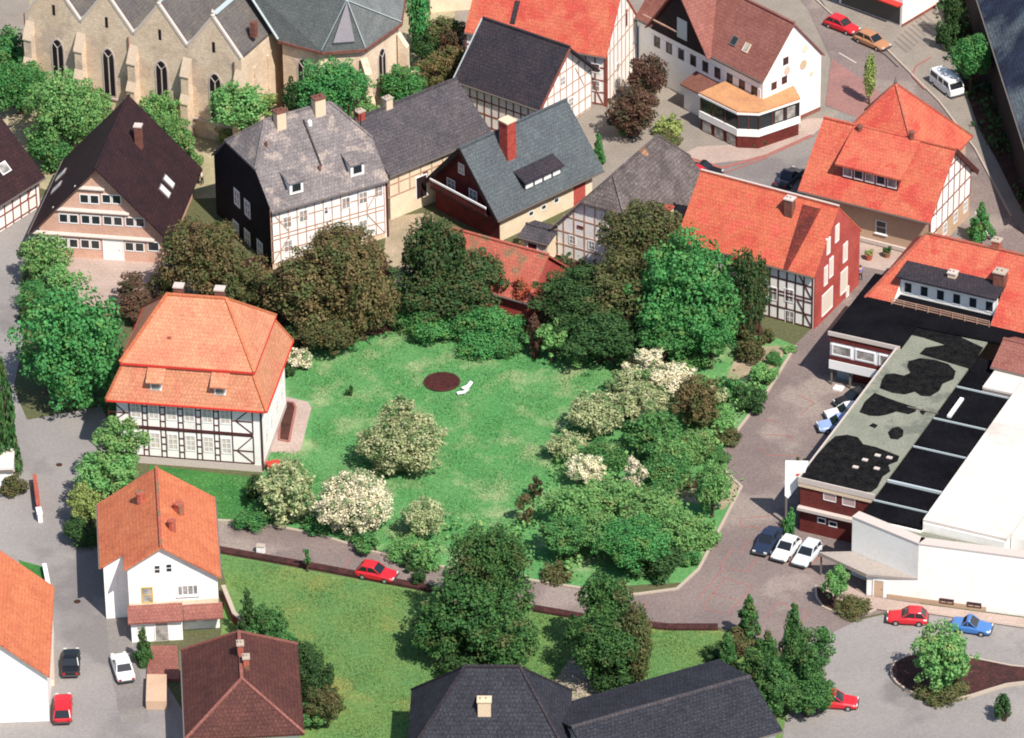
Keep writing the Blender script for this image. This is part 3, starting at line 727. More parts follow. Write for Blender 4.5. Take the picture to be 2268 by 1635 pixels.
# ---------------------------------------------------------------- people
def person(px, py, label, shirt, trousers, rot=0, hair=(.06, .04, .03), scale=1.0, group=None):
    c = P(px, py, 0); root = empty('person', c, rot, label, 'person', group)
    def skin_body(name, pts, edges, rad, mat):
        me = bpy.data.meshes.new(name); me.from_pydata([tuple(Vector(p) * scale) for p in pts], edges, [])
        o = bpy.data.objects.new(name, me); COL.objects.link(o); o.parent = root
        o.modifiers.new('skin', 'SKIN'); sv = me.skin_vertices[0].data
        for i, r_ in enumerate(rad): sv[i].radius = (r_[0] * scale, r_[1] * scale) if isinstance(r_, tuple) else (r_ * scale, r_ * scale)
        sv[0].use_root = True
        o.modifiers.new('sub', 'SUBSURF').levels = 1; o.modifiers['sub'].render_levels = 2
        me.materials.append(mat); return o
    V = [(0, 0, .93), (0, 0, 1.15), (0, 0, 1.38), (0, 0, 1.5), (0, .01, 1.62), (0, .01, 1.74),
         (-.19, 0, 1.40), (-.26, .02, 1.14), (-.24, .10, .92), (.19, 0, 1.40), (.27, -.02, 1.14), (.25, .06, .92),
         (-.1, 0, .88), (-.11, .08, .5), (-.11, .02, .1), (-.11, .16, .04), (.1, 0, .88), (.11, -.06, .5), (.11, -.14, .1), (.11, 0, .04)]
    E = [(0, 1), (1, 2), (2, 3), (3, 4), (4, 5), (2, 6), (6, 7), (7, 8), (2, 9), (9, 10), (10, 11), (0, 12), (12, 13), (13, 14), (14, 15), (0, 16), (16, 17), (17, 18), (18, 19)]
    rad = [(.14, .11), (.13, .1), (.15, .1), .055, .09, .08, .06, .045, .035, .06, .045, .035, .09, .06, .045, .035, .09, .06, .045, .035]
    skin_body('body', V, E, rad, m_skin)
    skin_body('shirt', [V[i] for i in (0, 1, 2, 6, 7, 9, 10)], [(0, 1), (1, 2), (2, 3), (3, 4), (2, 5), (5, 6)], [(.155, .125), (.15, .115), (.165, .12), .075, .06, .075, .06], shirt)
    skin_body('trousers', [(0, 0, .96), V[12], V[13], (-.11, .03, .12), V[16], V[17], (.11, -.13, .12)], [(0, 1), (1, 2), (2, 3), (0, 4), (4, 5), (5, 6)], [(.155, .125), .1, .075, .06, .1, .075, .06], trousers)
    MB().lathe((0, -.01, 1.62 * scale), [(.04, -.02), (.105, .02), (.11, .1), (.08, .17), (.03, .2)], 10).build('hair', M('hair_dark', hair), root, smooth=True)
    return root
def ground_poly(name, pts, z, mat, kind='structure', **k):
    b = MB().face([tuple(P(x, y, z)) for x, y in pts])
    return b.build(name, mat, kind=kind, **k)
def strip(name, pts, w, z, mat, h=0.0, closed=False, **k):
    """band of width w metres along a photo polyline, h high"""
    q = [P(x, y, 0) for x, y in pts]; b = MB()
    for i in range(len(q) - 1 + (1 if closed else 0)):
        a, c = q[i], q[(i + 1) % len(q)]; d = (c - a).normalized(); n = Vector((-d.y, d.x, 0)) * w / 2
        a2 = a - d * w * .3 if i else a; zz = z + i * .0007
        b.prism([tuple((a2 - n))[:2], tuple((c - n))[:2], tuple((c + n))[:2], tuple((a2 + n))[:2]], zz - .02, zz + h)
    return b.build(name, mat, **k)
# ---------------------------------------------------------------- the setting
g = MB().face([(-1500, -1500, 0), (1500, -1500, 0), (1500, 1500, 0), (-1500, 1500, 0)])
g.build('ground', m_ground, kind='structure')
ground_poly('town_paving', [(930, -320), (2500, -320), (2500, 640), (1960, 640), (1560, 600), (1240, 420), (1100, 330), (1000, 200)], .006, m_pave2)
ground_poly('churchyard', [(-200, -300), (1000, -300), (1010, 190), (860, 420), (440, 440), (100, 420), (-200, 330)], .01, m_churchyard)
ground_poly('parvis', [(-200, -120), (60, -60), (70, 60), (60, 190), (-60, 230), (-200, 200)], .02, m_pave2)
ground_poly('road', [(-200, 600), (0, 512), (60, 473), (100, 430), (112, 470), (66, 560), (44, 640), (50, 760), (30, 860), (60, 930), (225, 900), (262, 985), (190, 1060), (150, 1165), (205, 1205), (300, 1290), (330, 1450), (420, 1600), (420, 1800), (-300, 1800), (-300, 1060), (20, 1030), (20, 900), (-200, 880)], .02, m_road1)
ground_poly('yard', [(120, 560), (440, 500), (450, 640), (380, 700), (60, 660)], .02, m_pave)
ground_poly('garden_soil', [(270, 640), (600, 560), (900, 560), (1200, 560), (1640, 560), (1700, 770), (1200, 800), (700, 780), (300, 760)], .015, m_soil)
ground_poly('lawn', [(330, 1046), (575, 1064), (600, 1000), (620, 860), (640, 790), (680, 770), (730, 760), (860, 735), (1170, 740), (1290, 770), (1400, 830), (1560, 760), (1700, 740), (1760, 765), (1700, 865), (1580, 1020), (1640, 1080), (1545, 1262), (1515, 1290), (1310, 1302), (1170, 1282), (955, 1252), (700, 1180), (600, 1162), (470, 1158), (350, 1055)], .025, m_lawn)
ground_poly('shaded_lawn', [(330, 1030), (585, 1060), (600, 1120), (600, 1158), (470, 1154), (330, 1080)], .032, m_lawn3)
ground_poly('lower_lawn', [(482, 1226), (960, 1314), (1180, 1354), (1590, 1396), (1700, 1430), (1760, 1600), (1760, 1850), (330, 1850), (480, 1500), (500, 1290)], .025, m_lawn2)
ground_poly('street', [(1500, 1306), (1545, 1262), (1640, 1080), (1580, 1020), (1700, 865), (1760, 765), (1885, 640), (1905, 600), (1960, 560), (2330, 640), (2330, 1250), (2010, 1345), (1900, 1370), (1840, 1420), (1750, 1450), (1650, 1400), (1590, 1390), (1330, 1377), (1180, 1347), (960, 1307), (480, 1218), (455, 1155), (560, 1160), (700, 1186), (960, 1256), (1170, 1288), (1310, 1310), (1410, 1316)], .035, m_road2)
ground_poly('plaza', [(1750, 1440), (1830, 1408), (1900, 1374), (2010, 1350), (2400, 1400), (2400, 1850), (1700, 1850), (1740, 1590), (1800, 1500)], .045, m_road1)
ground_poly('pavement', [(1919, 1320), (2010, 1334), (2400, 1386), (2400, 1410), (2010, 1352), (1962, 1352), (1870, 1338), (1845, 1322), (1830, 1268)], .16, m_pave)
ground_poly('square', [(1480, 345), (1560, 330), (1660, 322), (1760, 300), (1860, 250), (1900, 230), (2080, 330), (2150, 560), (1980, 590), (1880, 640), (1760, 520), (1540, 430)], .03, m_asph)
ground_poly('main_street', [(1640, -160), (1790, 20), (1840, 130), (1830, 235), (1900, 260), (2120, 420), (2140, 560), (2330, 700), (2330, 560), (2240, 420), (2190, 300), (2120, 130), (2100, -160)], .04, m_road2)
ground_poly('footpath', [(1700, -160), (1840, 30), (1960, 105), (2080, 225), (2160, 330), (2240, 480), (2330, 600), (2330, 440), (2205, 310), (2140, 170), (2100, 90), (2100, -160)], .16, m_pave2)
ground_poly('paved_corner', [(1828, 232), (1842, 130), (1930, 190), (1990, 240), (1900, 262)], .055, m_redpave)
ground_poly('courtyard', [(1240, 260), (1300, 210), (1420, 300), (1480, 318), (1560, 322), (1480, 345), (1440, 420), (1330, 350), (1280, 330)], .03, m_pave2)
ground_poly('forecourt', [(1490, 352), (1545, 325), (1660, 318), (1790, 262), (1840, 262), (1800, 300), (1680, 350), (1560, 365)], .045, m_pave)
ground_poly('back_yard', [(1880, 510), (2020, 560), (1960, 600), (1884, 585)], .05, m_pave)
ground_poly('terrace', [(560, 866), (640, 880), (682, 890), (690, 903), (666, 996), (655, 1004), (560, 1000)], .06, m_pave)
ground_poly('house_yard', [(860, 480), (960, 470), (960, 560), (900, 640), (880, 640), (850, 560)], .03, m_soillt)
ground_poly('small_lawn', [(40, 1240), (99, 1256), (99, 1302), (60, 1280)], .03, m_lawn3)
ground_poly('patio', [(1204, 1545), (1266, 1452), (1296, 1470), (1350, 1545), (1238, 1595)], .035, m_pave)
ground_poly('river', [(2095, -200), (2120, 60), (2190, 240), (2260, 420), (2420, 700), (2600, 700), (2500, -200)], .012, m_water)
ground_poly('garden_path', [(1602, 1012), (1560, 1090), (1500, 1060), (1480, 1100), (1600, 1130), (1650, 1085)], .03, m_soillt)
ground_poly('orchard_ground', [(1640, 770), (1745, 766), (1700, 850), (1600, 860)], .031, m_soillt)

ground_poly('riverbank', [(2086, -200), (2092, 60), (2112, 130), (2140, 205), (2168, 285), (2205, 350), (2250, 440), (2400, 700), (2600, 700), (2500, -200)], .17, m_soil)  # dark soil colour stands in for tree shade on this ground
ground_poly('parking_strip', [(225, 1285), (262, 1345), (300, 1440), (332, 1600), (268, 1600), (244, 1480), (236, 1380)], .028, m_asph)
strip('road_channel', [(290, 1050), (275, 960), (250, 900)], .25, .03, m_asph, kind='structure')
strip('kerb', [(455, 1153), (560, 1158), (700, 1184), (820, 1222), (960, 1254), (1170, 1286), (1310, 1308), (1330, 1318), (1410, 1318), (1500, 1306), (1548, 1262), (1642, 1080), (1582, 1022), (1702, 866), (1762, 768)], .28, .04, m_kerb, h=.12, kind='structure')
strip('kerb', [(1962, 1352), (2010, 1351), (2400, 1409)], .15, .05, m_kerb, h=.14, kind='structure')
strip('kerb', [(1700, -100), (1840, 32), (1960, 107), (2080, 227), (2160, 332), (2240, 482)], .2, .05, m_kerb, h=.14, kind='structure')
strip('ground_cover_border', [(484, 1220), (720, 1262), (960, 1308), (1180, 1350), (1330, 1376), (1480, 1392), (1590, 1392)], .8, .03, m_hedgestrip, h=.25, label='long red brown strip of low planting along the lane edge', cat='hedge')
strip('ground_cover_border', [(1470, 372), (1520, 350), (1600, 372), (1700, 345), (1800, 300)], .5, .06, m_redline, kind='structure')
# red lines in the paving
rl = MB()
def line(pts, w=.09, z=.05, mb=None):
    mb = mb or rl
    q = [P(x, y, 0) for x, y in pts]
    for i in range(len(q) - 1):
        a, c = q[i], q[i + 1]; d = (c - a).normalized(); n = Vector((-d.y, d.x, 0)) * w / 2
        mb.prism([tuple((a - n))[:2], tuple((c - n))[:2], tuple((c + n))[:2], tuple((a + n))[:2]], z - .02, z + (i % 2) * .004)
for pts in ([(1624, 1212), (1595, 1255), (1655, 1268), (1678, 1232)], [(1606, 1281), (1556, 1347)], [(1606, 1281), (1667, 1300), (1611, 1363)], [(1579, 1315), (1632, 1331)], [(1556, 1347), (1600, 1360)],
            [(1181, 1305), (1175, 1321)], [(1431, 1329), (1426, 1358)], [(776, 1236), (763, 1266)], [(1768, 876), (1802, 892), (1773, 921)], [(1691, 964), (1752, 966), (1760, 980)],
            [(1680, 990), (1701, 1009), (1773, 1011)], [(1645, 1149), (1711, 1143)], [(1638, 1166), (1701, 1172)], [(1641, 1149), (1638, 1166)], [(1730, 1186), (1700, 1240)], [(1776, 1200), (1745, 1252)],
            [(1820, 1226), (1790, 1262)], [(1696, 1368), (1725, 1334), (1792, 1358), (1760, 1400)], [(1660, 1195), (1640, 1225)], [(1690, 930), (1720, 935)], [(1600, 1262), (1545, 1330)]):
    line(pts)
rl.build('road_marking', m_redline, kind='structure')
cw = MB()
for i in range(9):
    x0, y0 = 1988 + i * 8, 122 - i * 7.5
    line([(x0 - 8, y0 - 28), (x0 + 22, y0 - 2)], .22, .175, cw)
line([(1928, 107), (1962, 122), (1990, 150)], .25, .175, cw)
cw.build('parking_marking', M('grey_marking', lin(130, 116, 110), fine=.1), kind='structure')
wl = MB(); line([(1858, 118), (1896, 140)], .15, .055, wl); line([(2160, 470), (2200, 540)], .15, .055, wl)
wl.build('white_marking', m_whiteline, kind='structure')
q = MB(); line([(2062, 130), (2028, 150), (2020, 170), (2048, 200)], .2, .18, q); line([(1470, 360), (1600, 385), (1700, 350)], .2, .07, q)
q.build('paving_marking', m_redline, kind='structure')
# drains in the left road
for x, y in ((131, 1030), (171, 1333)):
    c = P(x, y, 0); b = MB().lathe((c.x, c.y, .02), [(.32, 0), (.32, .015)], 14)
    b.build('manhole_cover', m_soil, label='dark round manhole cover in the pale road %s' % ('beside the conifer' if y < 1100 else 'between the orange roofs'), cat='manhole cover', group='manhole covers')
# planted beds
def bed(pts, mat, label, edge=m_kerb, h=.12, name='flower_bed'):
    q = [P(x, y, 0) for x, y in pts]
    r = empty(name, q[0], 0, label, 'flower bed')
    b = MB().prism([(p.x - q[0].x, p.y - q[0].y) for p in q], .02, h)
    b.build('planting', mat, r)
    e = MB()
    for i in range(len(q)):
        a, c = q[i] - q[0], q[(i + 1) % len(q)] - q[0]; d = (c - a).normalized(); n = Vector((-d.y, d.x, 0)) * .1
        e.prism([tuple(a - n)[:2], tuple(c - n)[:2], tuple(c + n)[:2], tuple(a + n)[:2]], .02, h + .03 + (i % 2) * .004)
    e.build('edging', edge, r)
    return r
bed([(622, 890), (650, 894), (655, 905), (646, 950), (640, 980), (618, 976)], m_soil, 'dark planted bed inside the manor terrace', m_redline)
bed([(1806, 1300), (1808, 1325), (1822, 1345), (1850, 1358), (1890, 1364), (1925, 1358), (1950, 1346), (1900, 1338), (1862, 1334), (1848, 1318)], m_soil, 'curved dark bed below the white hall canopy')
bed([(2420, 1492), (2330, 1488), (2240, 1480), (2180, 1468), (2130, 1459), (2090, 1454), (2050, 1452), (2020, 1455), (1996, 1463), (1980, 1474), (1973, 1487), (1975, 1502), (1986, 1517), (2004, 1531), (2030, 1543), (2060, 1551), (2090, 1554), (2120, 1552), (2150, 1546), (2190, 1533), (2230, 1521), (2290, 1514), (2420, 1510)], m_hedgestrip, 'large rounded island bed in the lower plaza', h=.3)
bed([(1670, 308), (1690, 316), (1772, 286), (1770, 276)], m_soil, 'narrow planter under the restaurant bay', h=.5)
# trampoline-like dark round pit in the lawn and white garden furniture
c = P(979, 848, 0); r = empty('round_pond', c, 0, 'dark brown round basin sunk in the green lawn', 'garden pond')
MB().lathe((0, 0, .03), [(1.72, 0), (1.78, .12), (1.68, .13)], 36).build('basin', m_soil, r)
MB().lathe((0, 0, .14), [(1.6, 0), (1.58, .03)], 36).build('cover', M('dark_brown_cover', lin(58, 26, 24), lin(80, 36, 32), big=4, fine=.5, fscale=8), r)
def lounger(px, py, rot, label):
    c = P(px, py, 0); r = empty('garden_lounger', c, rot, label, 'lounger', 'white garden loungers')
    r.scale = (.72,) * 3
    MB().box(-.6, .5, -.3, .3, .3, .36).build('seat', m_frame, r)
    MB().extr([(.5, -.3, .32), (1.05, -.3, .75), (1.02, -.3, .8), (.48, -.3, .38)], (0, .6, 0)).build('backrest', m_frame, r)
    for x in (-.5, .4):
        for y in (-.25, .25): MB().box(x - .03, x + .03, y - .03, y + .03, 0, .31).build('leg', m_frame, r)
lounger(1032, 862, .7, 'white lounger beside the round brown basin')
lounger(1022, 874, .3, 'smaller white lounger nearer the manor side of the basin')
# cones and pots
def pot(px, py, label, leaf='pink', s=1):
    c = P(px, py, 0); r = empty('plant_pot', c, 0, label, 'plant pot', 'plant pots')
    MB().lathe((0, 0, 0), [(.22 * s, 0), (.32 * s, .45 * s), (.34 * s, .5 * s)], 12).build('pot', m_redold, r)
    k = bpy.data.objects.new('foliage', crown_mesh('bush', leaf, 'xs', 1)); COL.objects.link(k); k.parent = r
    k.location = (0, 0, .75 * s); k.scale = (.4 * s, .4 * s, .35 * s)
pot(1924, 576, 'terracotta pot in the pink back yard nearest the red brick house', 'yellow', 1.3)
pot(1964, 570, 'terracotta pot in the pink back yard below the tan wall', 'dark', 1.3)
c = P(578, 1225, 0); r = empty('utility_box', c, -.25, 'small white box standing on the lane', 'utility box')
MB().box(-.35, .35, -.25, .25, 0, .8).build('cabinet', m_frame, r); MB().box(-.4, .4, -.3, .3, .8, .86).build('lid', m_kerb, r)
# ================================================================ buildings, left to right and top to bottom
# ---- church: hall nave with four gables, choir and polygonal apse
def church():
    ze = 10.2
    a = P(62, 24, ze); b = P(534, 134, ze)
    d = b - a; th = math.atan2(d.y, d.x)
    u = Vector((math.cos(th), math.sin(th), 0)); v = Vector((-u.y, u.x, 0))
    base = Vector((a.x, a.y, 0)); root = empty('church', base, th, 'large sandstone church with four steep gables, lancet windows and slate roofs', 'church')
    loc = lambda p: Vector(((Vector(p) - base).dot(u), (Vector(p) - base).dot(v), p[2]))
    L = d.dot(u); n = 4; bw = L / n; r = 4.1; D = 17.0
    f = ((0, 0), (1, 0), (0, -1))
    H = House.__new__(House); H.u, H.v, H.base, H.root, H.o, H.oe, H.L, H.W, H.he = u, v, base, root, 0, 0, L, D, ze
    w = MB()
    for i in range(n):
        x0, x1 = i * bw, (i + 1) * bw; xm = (x0 + x1) / 2
        w.extr([(x0, 0, 0), (x1, 0, 0), (x1, 0, ze), (xm, 0, ze + r), (x0, 0, ze)], (0, D, 0))
    H.wall = w.build('wall', m_stone, root)
    ro = MB(); cp = MB(); pi = MB()
    for i in range(n):
        x0, x1 = i * bw, (i + 1) * bw; xm = (x0 + x1) / 2
        for s_ in (0, 1):
            xa = x0 if s_ == 0 else x1
            ro.slab([(xa, .45, ze + .3), (xm, .45, ze + r + .3), (xm, D, ze + r + .3), (xa, D, ze + .3)], .28)
            cp.bar((xa, .12, ze + .18), (xm, .12, ze + r + .22), .36, .26)
        pi.lathe((xm, .1, ze + r + .1), [(.22, 0), (.26, .3), (.12, .45), (.2, .65), (.05, .95)], 8)
    H.roofo = ro.build('roof', m_church, root)
    cp.build('gable_coping', m_stonetrim, root); pi.build('finial', m_stonetrim, root)
    lead = MB()
    for i in range(1, n):
        lead.bar((i * bw, .4, ze + .42), (i * bw, D, ze + .42), .7, .06)
    lead.build('lead_valley', m_lead, H.roofo)
    rg = MB()
    for i in range(n): rg.bar(((i + .5) * bw, .4, ze + r + .36), ((i + .5) * bw, D, ze + r + .36), .6 if i == 3 else .22, .08)
    rg.build('ridge_lead', m_lead, H.roofo)
    # buttresses with sloped weatherings, string course, drain pipes
    for i in range(n + 1):
        x = i * bw; x0, x1 = (x - .45, x + .45) if 0 < i < n else ((-.25, .65) if i == 0 else (L - .65, L + .25))
        b_ = MB()
        b_.extr([(x0, 0, 0), (x0, -1.25, 0), (x0, -1.25, 4.2), (x0, -.85, 5.0), (x0, -.85, 7.2), (x0, 0, 8.9)], (x1 - x0, 0, 0))
        b_.build('buttress', m_stone, root)
        c_ = MB()
        c_.extr([(x0 - .08, -1.33, 4.15), (x0 - .08, -.82, 5.08), (x0 - .08, -.82, 5.2), (x0 - .08, -1.33, 4.27)], (x1 - x0 + .16, 0, 0))
        c_.build('buttress_cap', m_stonecap, root); c_ = MB()
        c_.extr([(x0 - .08, -.95, 7.15), (x0 - .08, -.03, 8.95), (x0 - .08, -.03, 9.07), (x0 - .08, -.95, 7.27)], (x1 - x0 + .16, 0, 0))
        c_.build('buttress_cap', m_stonecap, root)
        if i in (0, 2, 4):
            p_ = MB().tube((x0 - .18, -.12, .2), (x0 - .18, -.12, ze - .3), .07, .07, 6); p_.build('downpipe', m_chimbrown, root)
    sc = MB()
    for i in range(n): sc.box(i * bw + .47, (i + 1) * bw - .47, -.14, .02, 2.0, 2.2)
    sc.build('string_course', m_stonetrim, root)
    def lancet(face, am, z0, h, w_, nm='lancet_window'):
        hh = w_ * .95; N = 7
        arc = lambda ww, top: [(-ww / 2, 0)] + [(ww / 2, 0)] + [(ww / 2 - ww / 2 * (1 - math.cos(t * math.pi / 2 / N)) if t < N else 0, top - hh * ww / w_ + hh * ww / w_ * math.sin(t * math.pi / 2 / N)) for t in range(N + 1)] + [(-(ww / 2 - ww / 2 * (1 - math.cos(t * math.pi / 2 / N))), top - hh * ww / w_ + hh * ww / w_ * math.sin(t * math.pi / 2 / N)) for t in range(N - 1, -1, -1)]
        nn = Vector((*H.face(face)[2], 0))
        fr = MB().extr([H.pt(face, am + x, z0 - .12 + y, .01) for x, y in arc(w_ + .36, h + .3)], nn * .05)
        o = fr.build(nm, m_stonetrim, root)
        g = MB().extr([H.pt(face, am + x, z0 + y, .03) for x, y in arc(w_, h)], nn * .05)
        g.build('pane', M('church_glass', (.02, .014, .016), rough=.3), o)
        t = MB()
        t.extr([H.pt(face, am - .06, z0, .06), H.pt(face, am + .06, z0, .06), H.pt(face, am + .06, z0 + h - .8, .06), H.pt(face, am - .06, z0 + h - .8, .06)], nn * .06)
        for sg in (-1, 1):
            t.bar(H.pt(face, am, z0 + h - .95, .09), H.pt(face, am + sg * w_ * .36, z0 + h - .42, .09), .1, .06)
        t.build('mullion', m_stonetrim, o)
    for i, (px, py) in enumerate(((118, 86), (236, 108), (346, 133), (462, 161))):
        am, zt = H.fpx(f, px, py); hh = (4.9, 5.4, 5.4, 5.5)[i]
        lancet(f, (i + .5) * bw + (.0 if i else .2), zt - hh, hh, 1.25)
        b_ = MB(); xx = (i + .5) * bw
        b_.box(xx - .16, xx + .16, -.03, .02, ze + .2, ze + 1.4)
        b_.build('slit_window', M('church_glass', (.02, .014, .016), rough=.3), root)
    # choir and apse: walls on a polygon of eave points from the photograph
    E = [loc(P(617, 87, ze)), loc(P(713, 112.6, ze)), loc(P(808, 106, ze)), loc(P(888, 49, ze))]
    E5 = loc(P(896, -8, ze)); E6 = Vector((E[0].x, E5.y + 1.5, ze))
    E6b = Vector((E5.x - 3.5, E6.y, ze))
    poly = [E[0], E[1], E[2], E[3], E5, E6b, E6]
    yc = (E[0].y + E6.y) / 2; ap = loc(P(768, 2, 16.5)); ap = Vector((ap.x, ap.y, 16.5)); rw = Vector((E[0].x - 4.5, ap.y, 16.5))
    ctr = sum(poly, Vector()) / len(poly)
    ins = [p + (ctr - p).normalized() * .4 for p in poly]
    cw_ = MB().prism([(p.x, p.y) for p in ins], 0, ze - .15); co = cw_.build('choir_wall', m_stone, root)
    rf = MB(); faces = [[E[0], E[1], ap, rw], [E[1], E[2], ap], [E[2], E[3], ap], [E[3], E5, ap], [E5, E6b, ap], [E6b, E6, rw, ap]]
    for fc in faces: rf.slab([tuple(p) for p in fc], .25)
    cr = rf.build('choir_roof', m_choir, root)
    hp = MB()
    for p in (E[0], E[1], E[2], E[3]): hp = MB().bar(p + Vector((0, 0, .08)), (ap if p is not E[0] else rw) + Vector((0, 0, .08)), .22 if p is not E[0] else .5, .1); hp.build('hip_lead', m_lead, cr)
    fr = MB()
    for a_, b2 in zip(poly[:5], poly[1:6]):
        fr.bar(a_ + Vector((0, 0, -.3)), b2 + Vector((0, 0, -.3)), .3, .3)
    fr.build('cornice', m_chimbrown, co)
    # pale dormer-like gusset on the apse
    q1, q2, q3 = [loc(P(x, y, z)) for x, y, z in ((741, 98, 11.3), (796, 96, 11.3), (769, 10, 15.9))]
    md = (E[1] + E[2]) / 2; t1 = lambda k, s_: E[1].lerp(E[2], .5 + s_ * .28).lerp(ap, k)
    MB().extr([t1(.1, -1), t1(.1, 1), t1(.93, 0)], Vector((E[2].y - E[1].y, -(E[2].x - E[1].x), 0)).normalized() * .35 + Vector((0, 0, .45))).build('pale_roof_panel', M('pale_pink_slate', lin(190, 180, 186), fine=.12), cr)
    # apse buttresses and windows
    def apface(p, q): d_ = (q - p).normalized(); return ((p.x, p.y), (d_.x, d_.y), (d_.y, -d_.x))
    for p, pv, nx in ((E[1], E[0], E[2]), (E[2], E[1], E[3]), (E[3], E[2], E5)):
        o_ = ((p - pv).normalized() + (p - nx).normalized()); o_.z = 0; o_.normalize(); t_ = Vector((-o_.y, o_.x, 0))
        c0 = p - o_ * .3
        b_ = MB(); pts = [(0, 0), (1.5, 0), (1.5, 4.2), (1.0, 5), (1.0, 7.4), (0, 8.9)]
        b_.extr([tuple(Vector((c0.x, c0.y, 0)) - t_ * .4 + o_ * x + Vector((0, 0, z))) for x, z in pts], t_ * .8)
        b_.build('buttress', m_stone, root)
    for (p, q) in ((ins[0], ins[1]), (ins[1], ins[2]), (ins[2], ins[3])):
        fa = apface(p, q); lancet(fa, (q - p).length / 2, 3.2, 5.2, 1.2)
    # east wall of the nave: small openings, roof vents
    fe = ((L, 0), (0, 1), (1, 0))
    for a_, z in ((2.6, 8.2), (5.4, 8.2)):
        n_ = Vector((1, 0, 0)); MB().extr([H.pt(fe, a_ - .14, z - 4, .0), H.pt(fe, a_ + .14, z - 4, .0), H.pt(fe, a_ + .14, z, .0), H.pt(fe, a_ - .14, z, .0)], n_ * .16).build('pilaster', m_stone, root)
    q = loc(P(562, 62, 12.5)); MB().box(q.x - .3, q.x + .3, q.y - .3, q.y + .3, q.z - 1, q.z + .7).build('roof_vent', m_chimbrown, H.roofo)
    fw = ((0, D), (0, -1), (-1, 0))
    return root
church()

def half(h, f, a0, a1, z0, z1, nb, mat, rails=(.5,), dg=True, w=.14, top=None):
    """regular half-timbering: nb bays, rails as fractions, corner braces"""
    H_ = z1 - z0; d = []
    bw = (a1 - a0) / nb
    if dg:
        d = [(a0 + .1, z0 + .1, a0 + bw * .95, z0 + H_ * .45), (a1 - .1, z0 + .1, a1 - bw * .95, z0 + H_ * .45),
             (a0 + .1, z0 + H_ * .95, a0 + bw * .95, z0 + H_ * .55), (a1 - .1, z0 + H_ * .95, a1 - bw * .95, z0 + H_ * .55)]
    h.timber(f, a0, a1, z0, z1, [i / nb for i in range(nb + 1)], [z0 + .08] + [z0 + H_ * r for r in rails] + ([z1 - .08] if not top else []), mat, w=w, diag=d, top=top)

# ---- dark roofed half-timbered barn at the left edge
h = House('half_timbered_barn', 'half-timbered barn with dark brown roof at the left edge', 'barn', (-160, 556), (100, 392), 3.4, W=15, o=.5)
h.roof('gable', 7.2, m_darkbrown, m_white2)
fl = h.L - 1
h.timber('front', 0, fl, 0, 3.5, [i / 14 for i in range(15)], [.3, 1.7, 3.4], m_timber, w=.16, diag=[(fl - .2, 3.3, fl - 1.4, 1.8)])
half(h, 'right', 0, 14, 0, 3.5, 7, m_timber)
h.skylight(8, 373, 1.3, 1.2, m_frame, m_glasslit)

# ---- gable house with huge dark brown roof and pinkish front
def gable_house():
    # ridge runs to the rear: build with the eave along x and the ridge along y (swap)
    h = House('gable_house', 'pinkish shingled gable house under a huge dark brown roof', 'house', (64, 516), (378, 538), 2.9, W=15.2, o=.75, oe=.9)
    h.roof('gable', 7.9, m_darkbrown, m_pinkwall, swap=True)
    L = h.L; mid = L / 2; sl = 7.9 / mid
    top = lambda a: 2.9 + (min(a + .9, L - a - .9)) * sl - .3
    fw = L - 1.8
    # three pale skirts across the gable, white window bands
    for z in (2.75, 5.6, 8.2):
        w_ = min(fw, 2 * (mid - (z - 2.9) / sl) - 1.7) / 2
        n = MB(); f = 'front'
        a, b_ = fw / 2 - w_, fw / 2 + w_
        n.extr([h.pt(f, a, z, 0), h.pt(f, b_, z, 0), h.pt(f, b_, z - .22, .25), h.pt(f, a, z - .22, .25)], (0, 0, .1))
        n.build('skirt_roof', m_stonetrim, h.root)
    def pair(px, py):
        a, z = h.fpx('front', px, py)
        for dx in (-.52, .52): h.window('front', a + dx, z, .98, 1.08, cols=1, rows=1, fw=.1)
    for px in (198, 247): pair(px, 441)
    for px in (152, 201, 250, 299): pair(px, 488 + (px - 225) * .055)
    for px in (104, 152, 200, 298): pair(px, 541 + (px - 200) * .06)
    a, z = h.fpx('front', 251, 545); h.door('front', a, 1.9, 2.35, m_frame, label='white terrace door')
    h.win_px('front', 340, 546, 1.2, 1.1, cols=1, rows=1)
    # roof slopes here face left and right, so place these by height above the slope
    def on_side(px, py, side):
        z = 6
        for _ in range(40):
            q = h.at(px, py, z); x = q.x if side < 0 else L - q.x; z = z * .5 + .5 * (2.9 + max(0, min(x, mid)) * sl)
        return h.at(px, py, z)
    for px, py, s_ in ((373, 403, 1), (364, 424, 1), (136, 388, -1), (126, 416, -1)):
        q = on_side(px, py, s_); t = Vector((-s_ , 0, sl)).normalized(); n = Vector((s_ * sl, 0, 1)).normalized(); x = Vector((0, 1, 0))
        o = MB().extr([q + x * i * .55 + t * j * .75 - n * .02 for i, j in ((-1, -1), (1, -1), (1, 1), (-1, 1))], n * .12).build('skylight', m_gutter, h.roofo)
        MB().extr([q + x * i * .45 + t * j * .65 for i, j in ((-1, -1), (1, -1), (1, 1), (-1, 1))], n * .14).build('pane', M('bright_glass', lin(215, 212, 215), rough=.3), o)
    q = on_side(308, 322, 1)
    b_ = MB().box(q.x - .35, q.x + .35, q.y - .35, q.y + .35, q.z - 1.5, q.z + 2.2); b_.build('chimney', m_chimbrown, h.roofo)
    MB().box(q.x - .42, q.x + .42, q.y - .42, q.y + .42, q.z + 2.2, q.z + 2.35).build('chimney_cap', m_stonetrim, h.roofo)
gable_house()

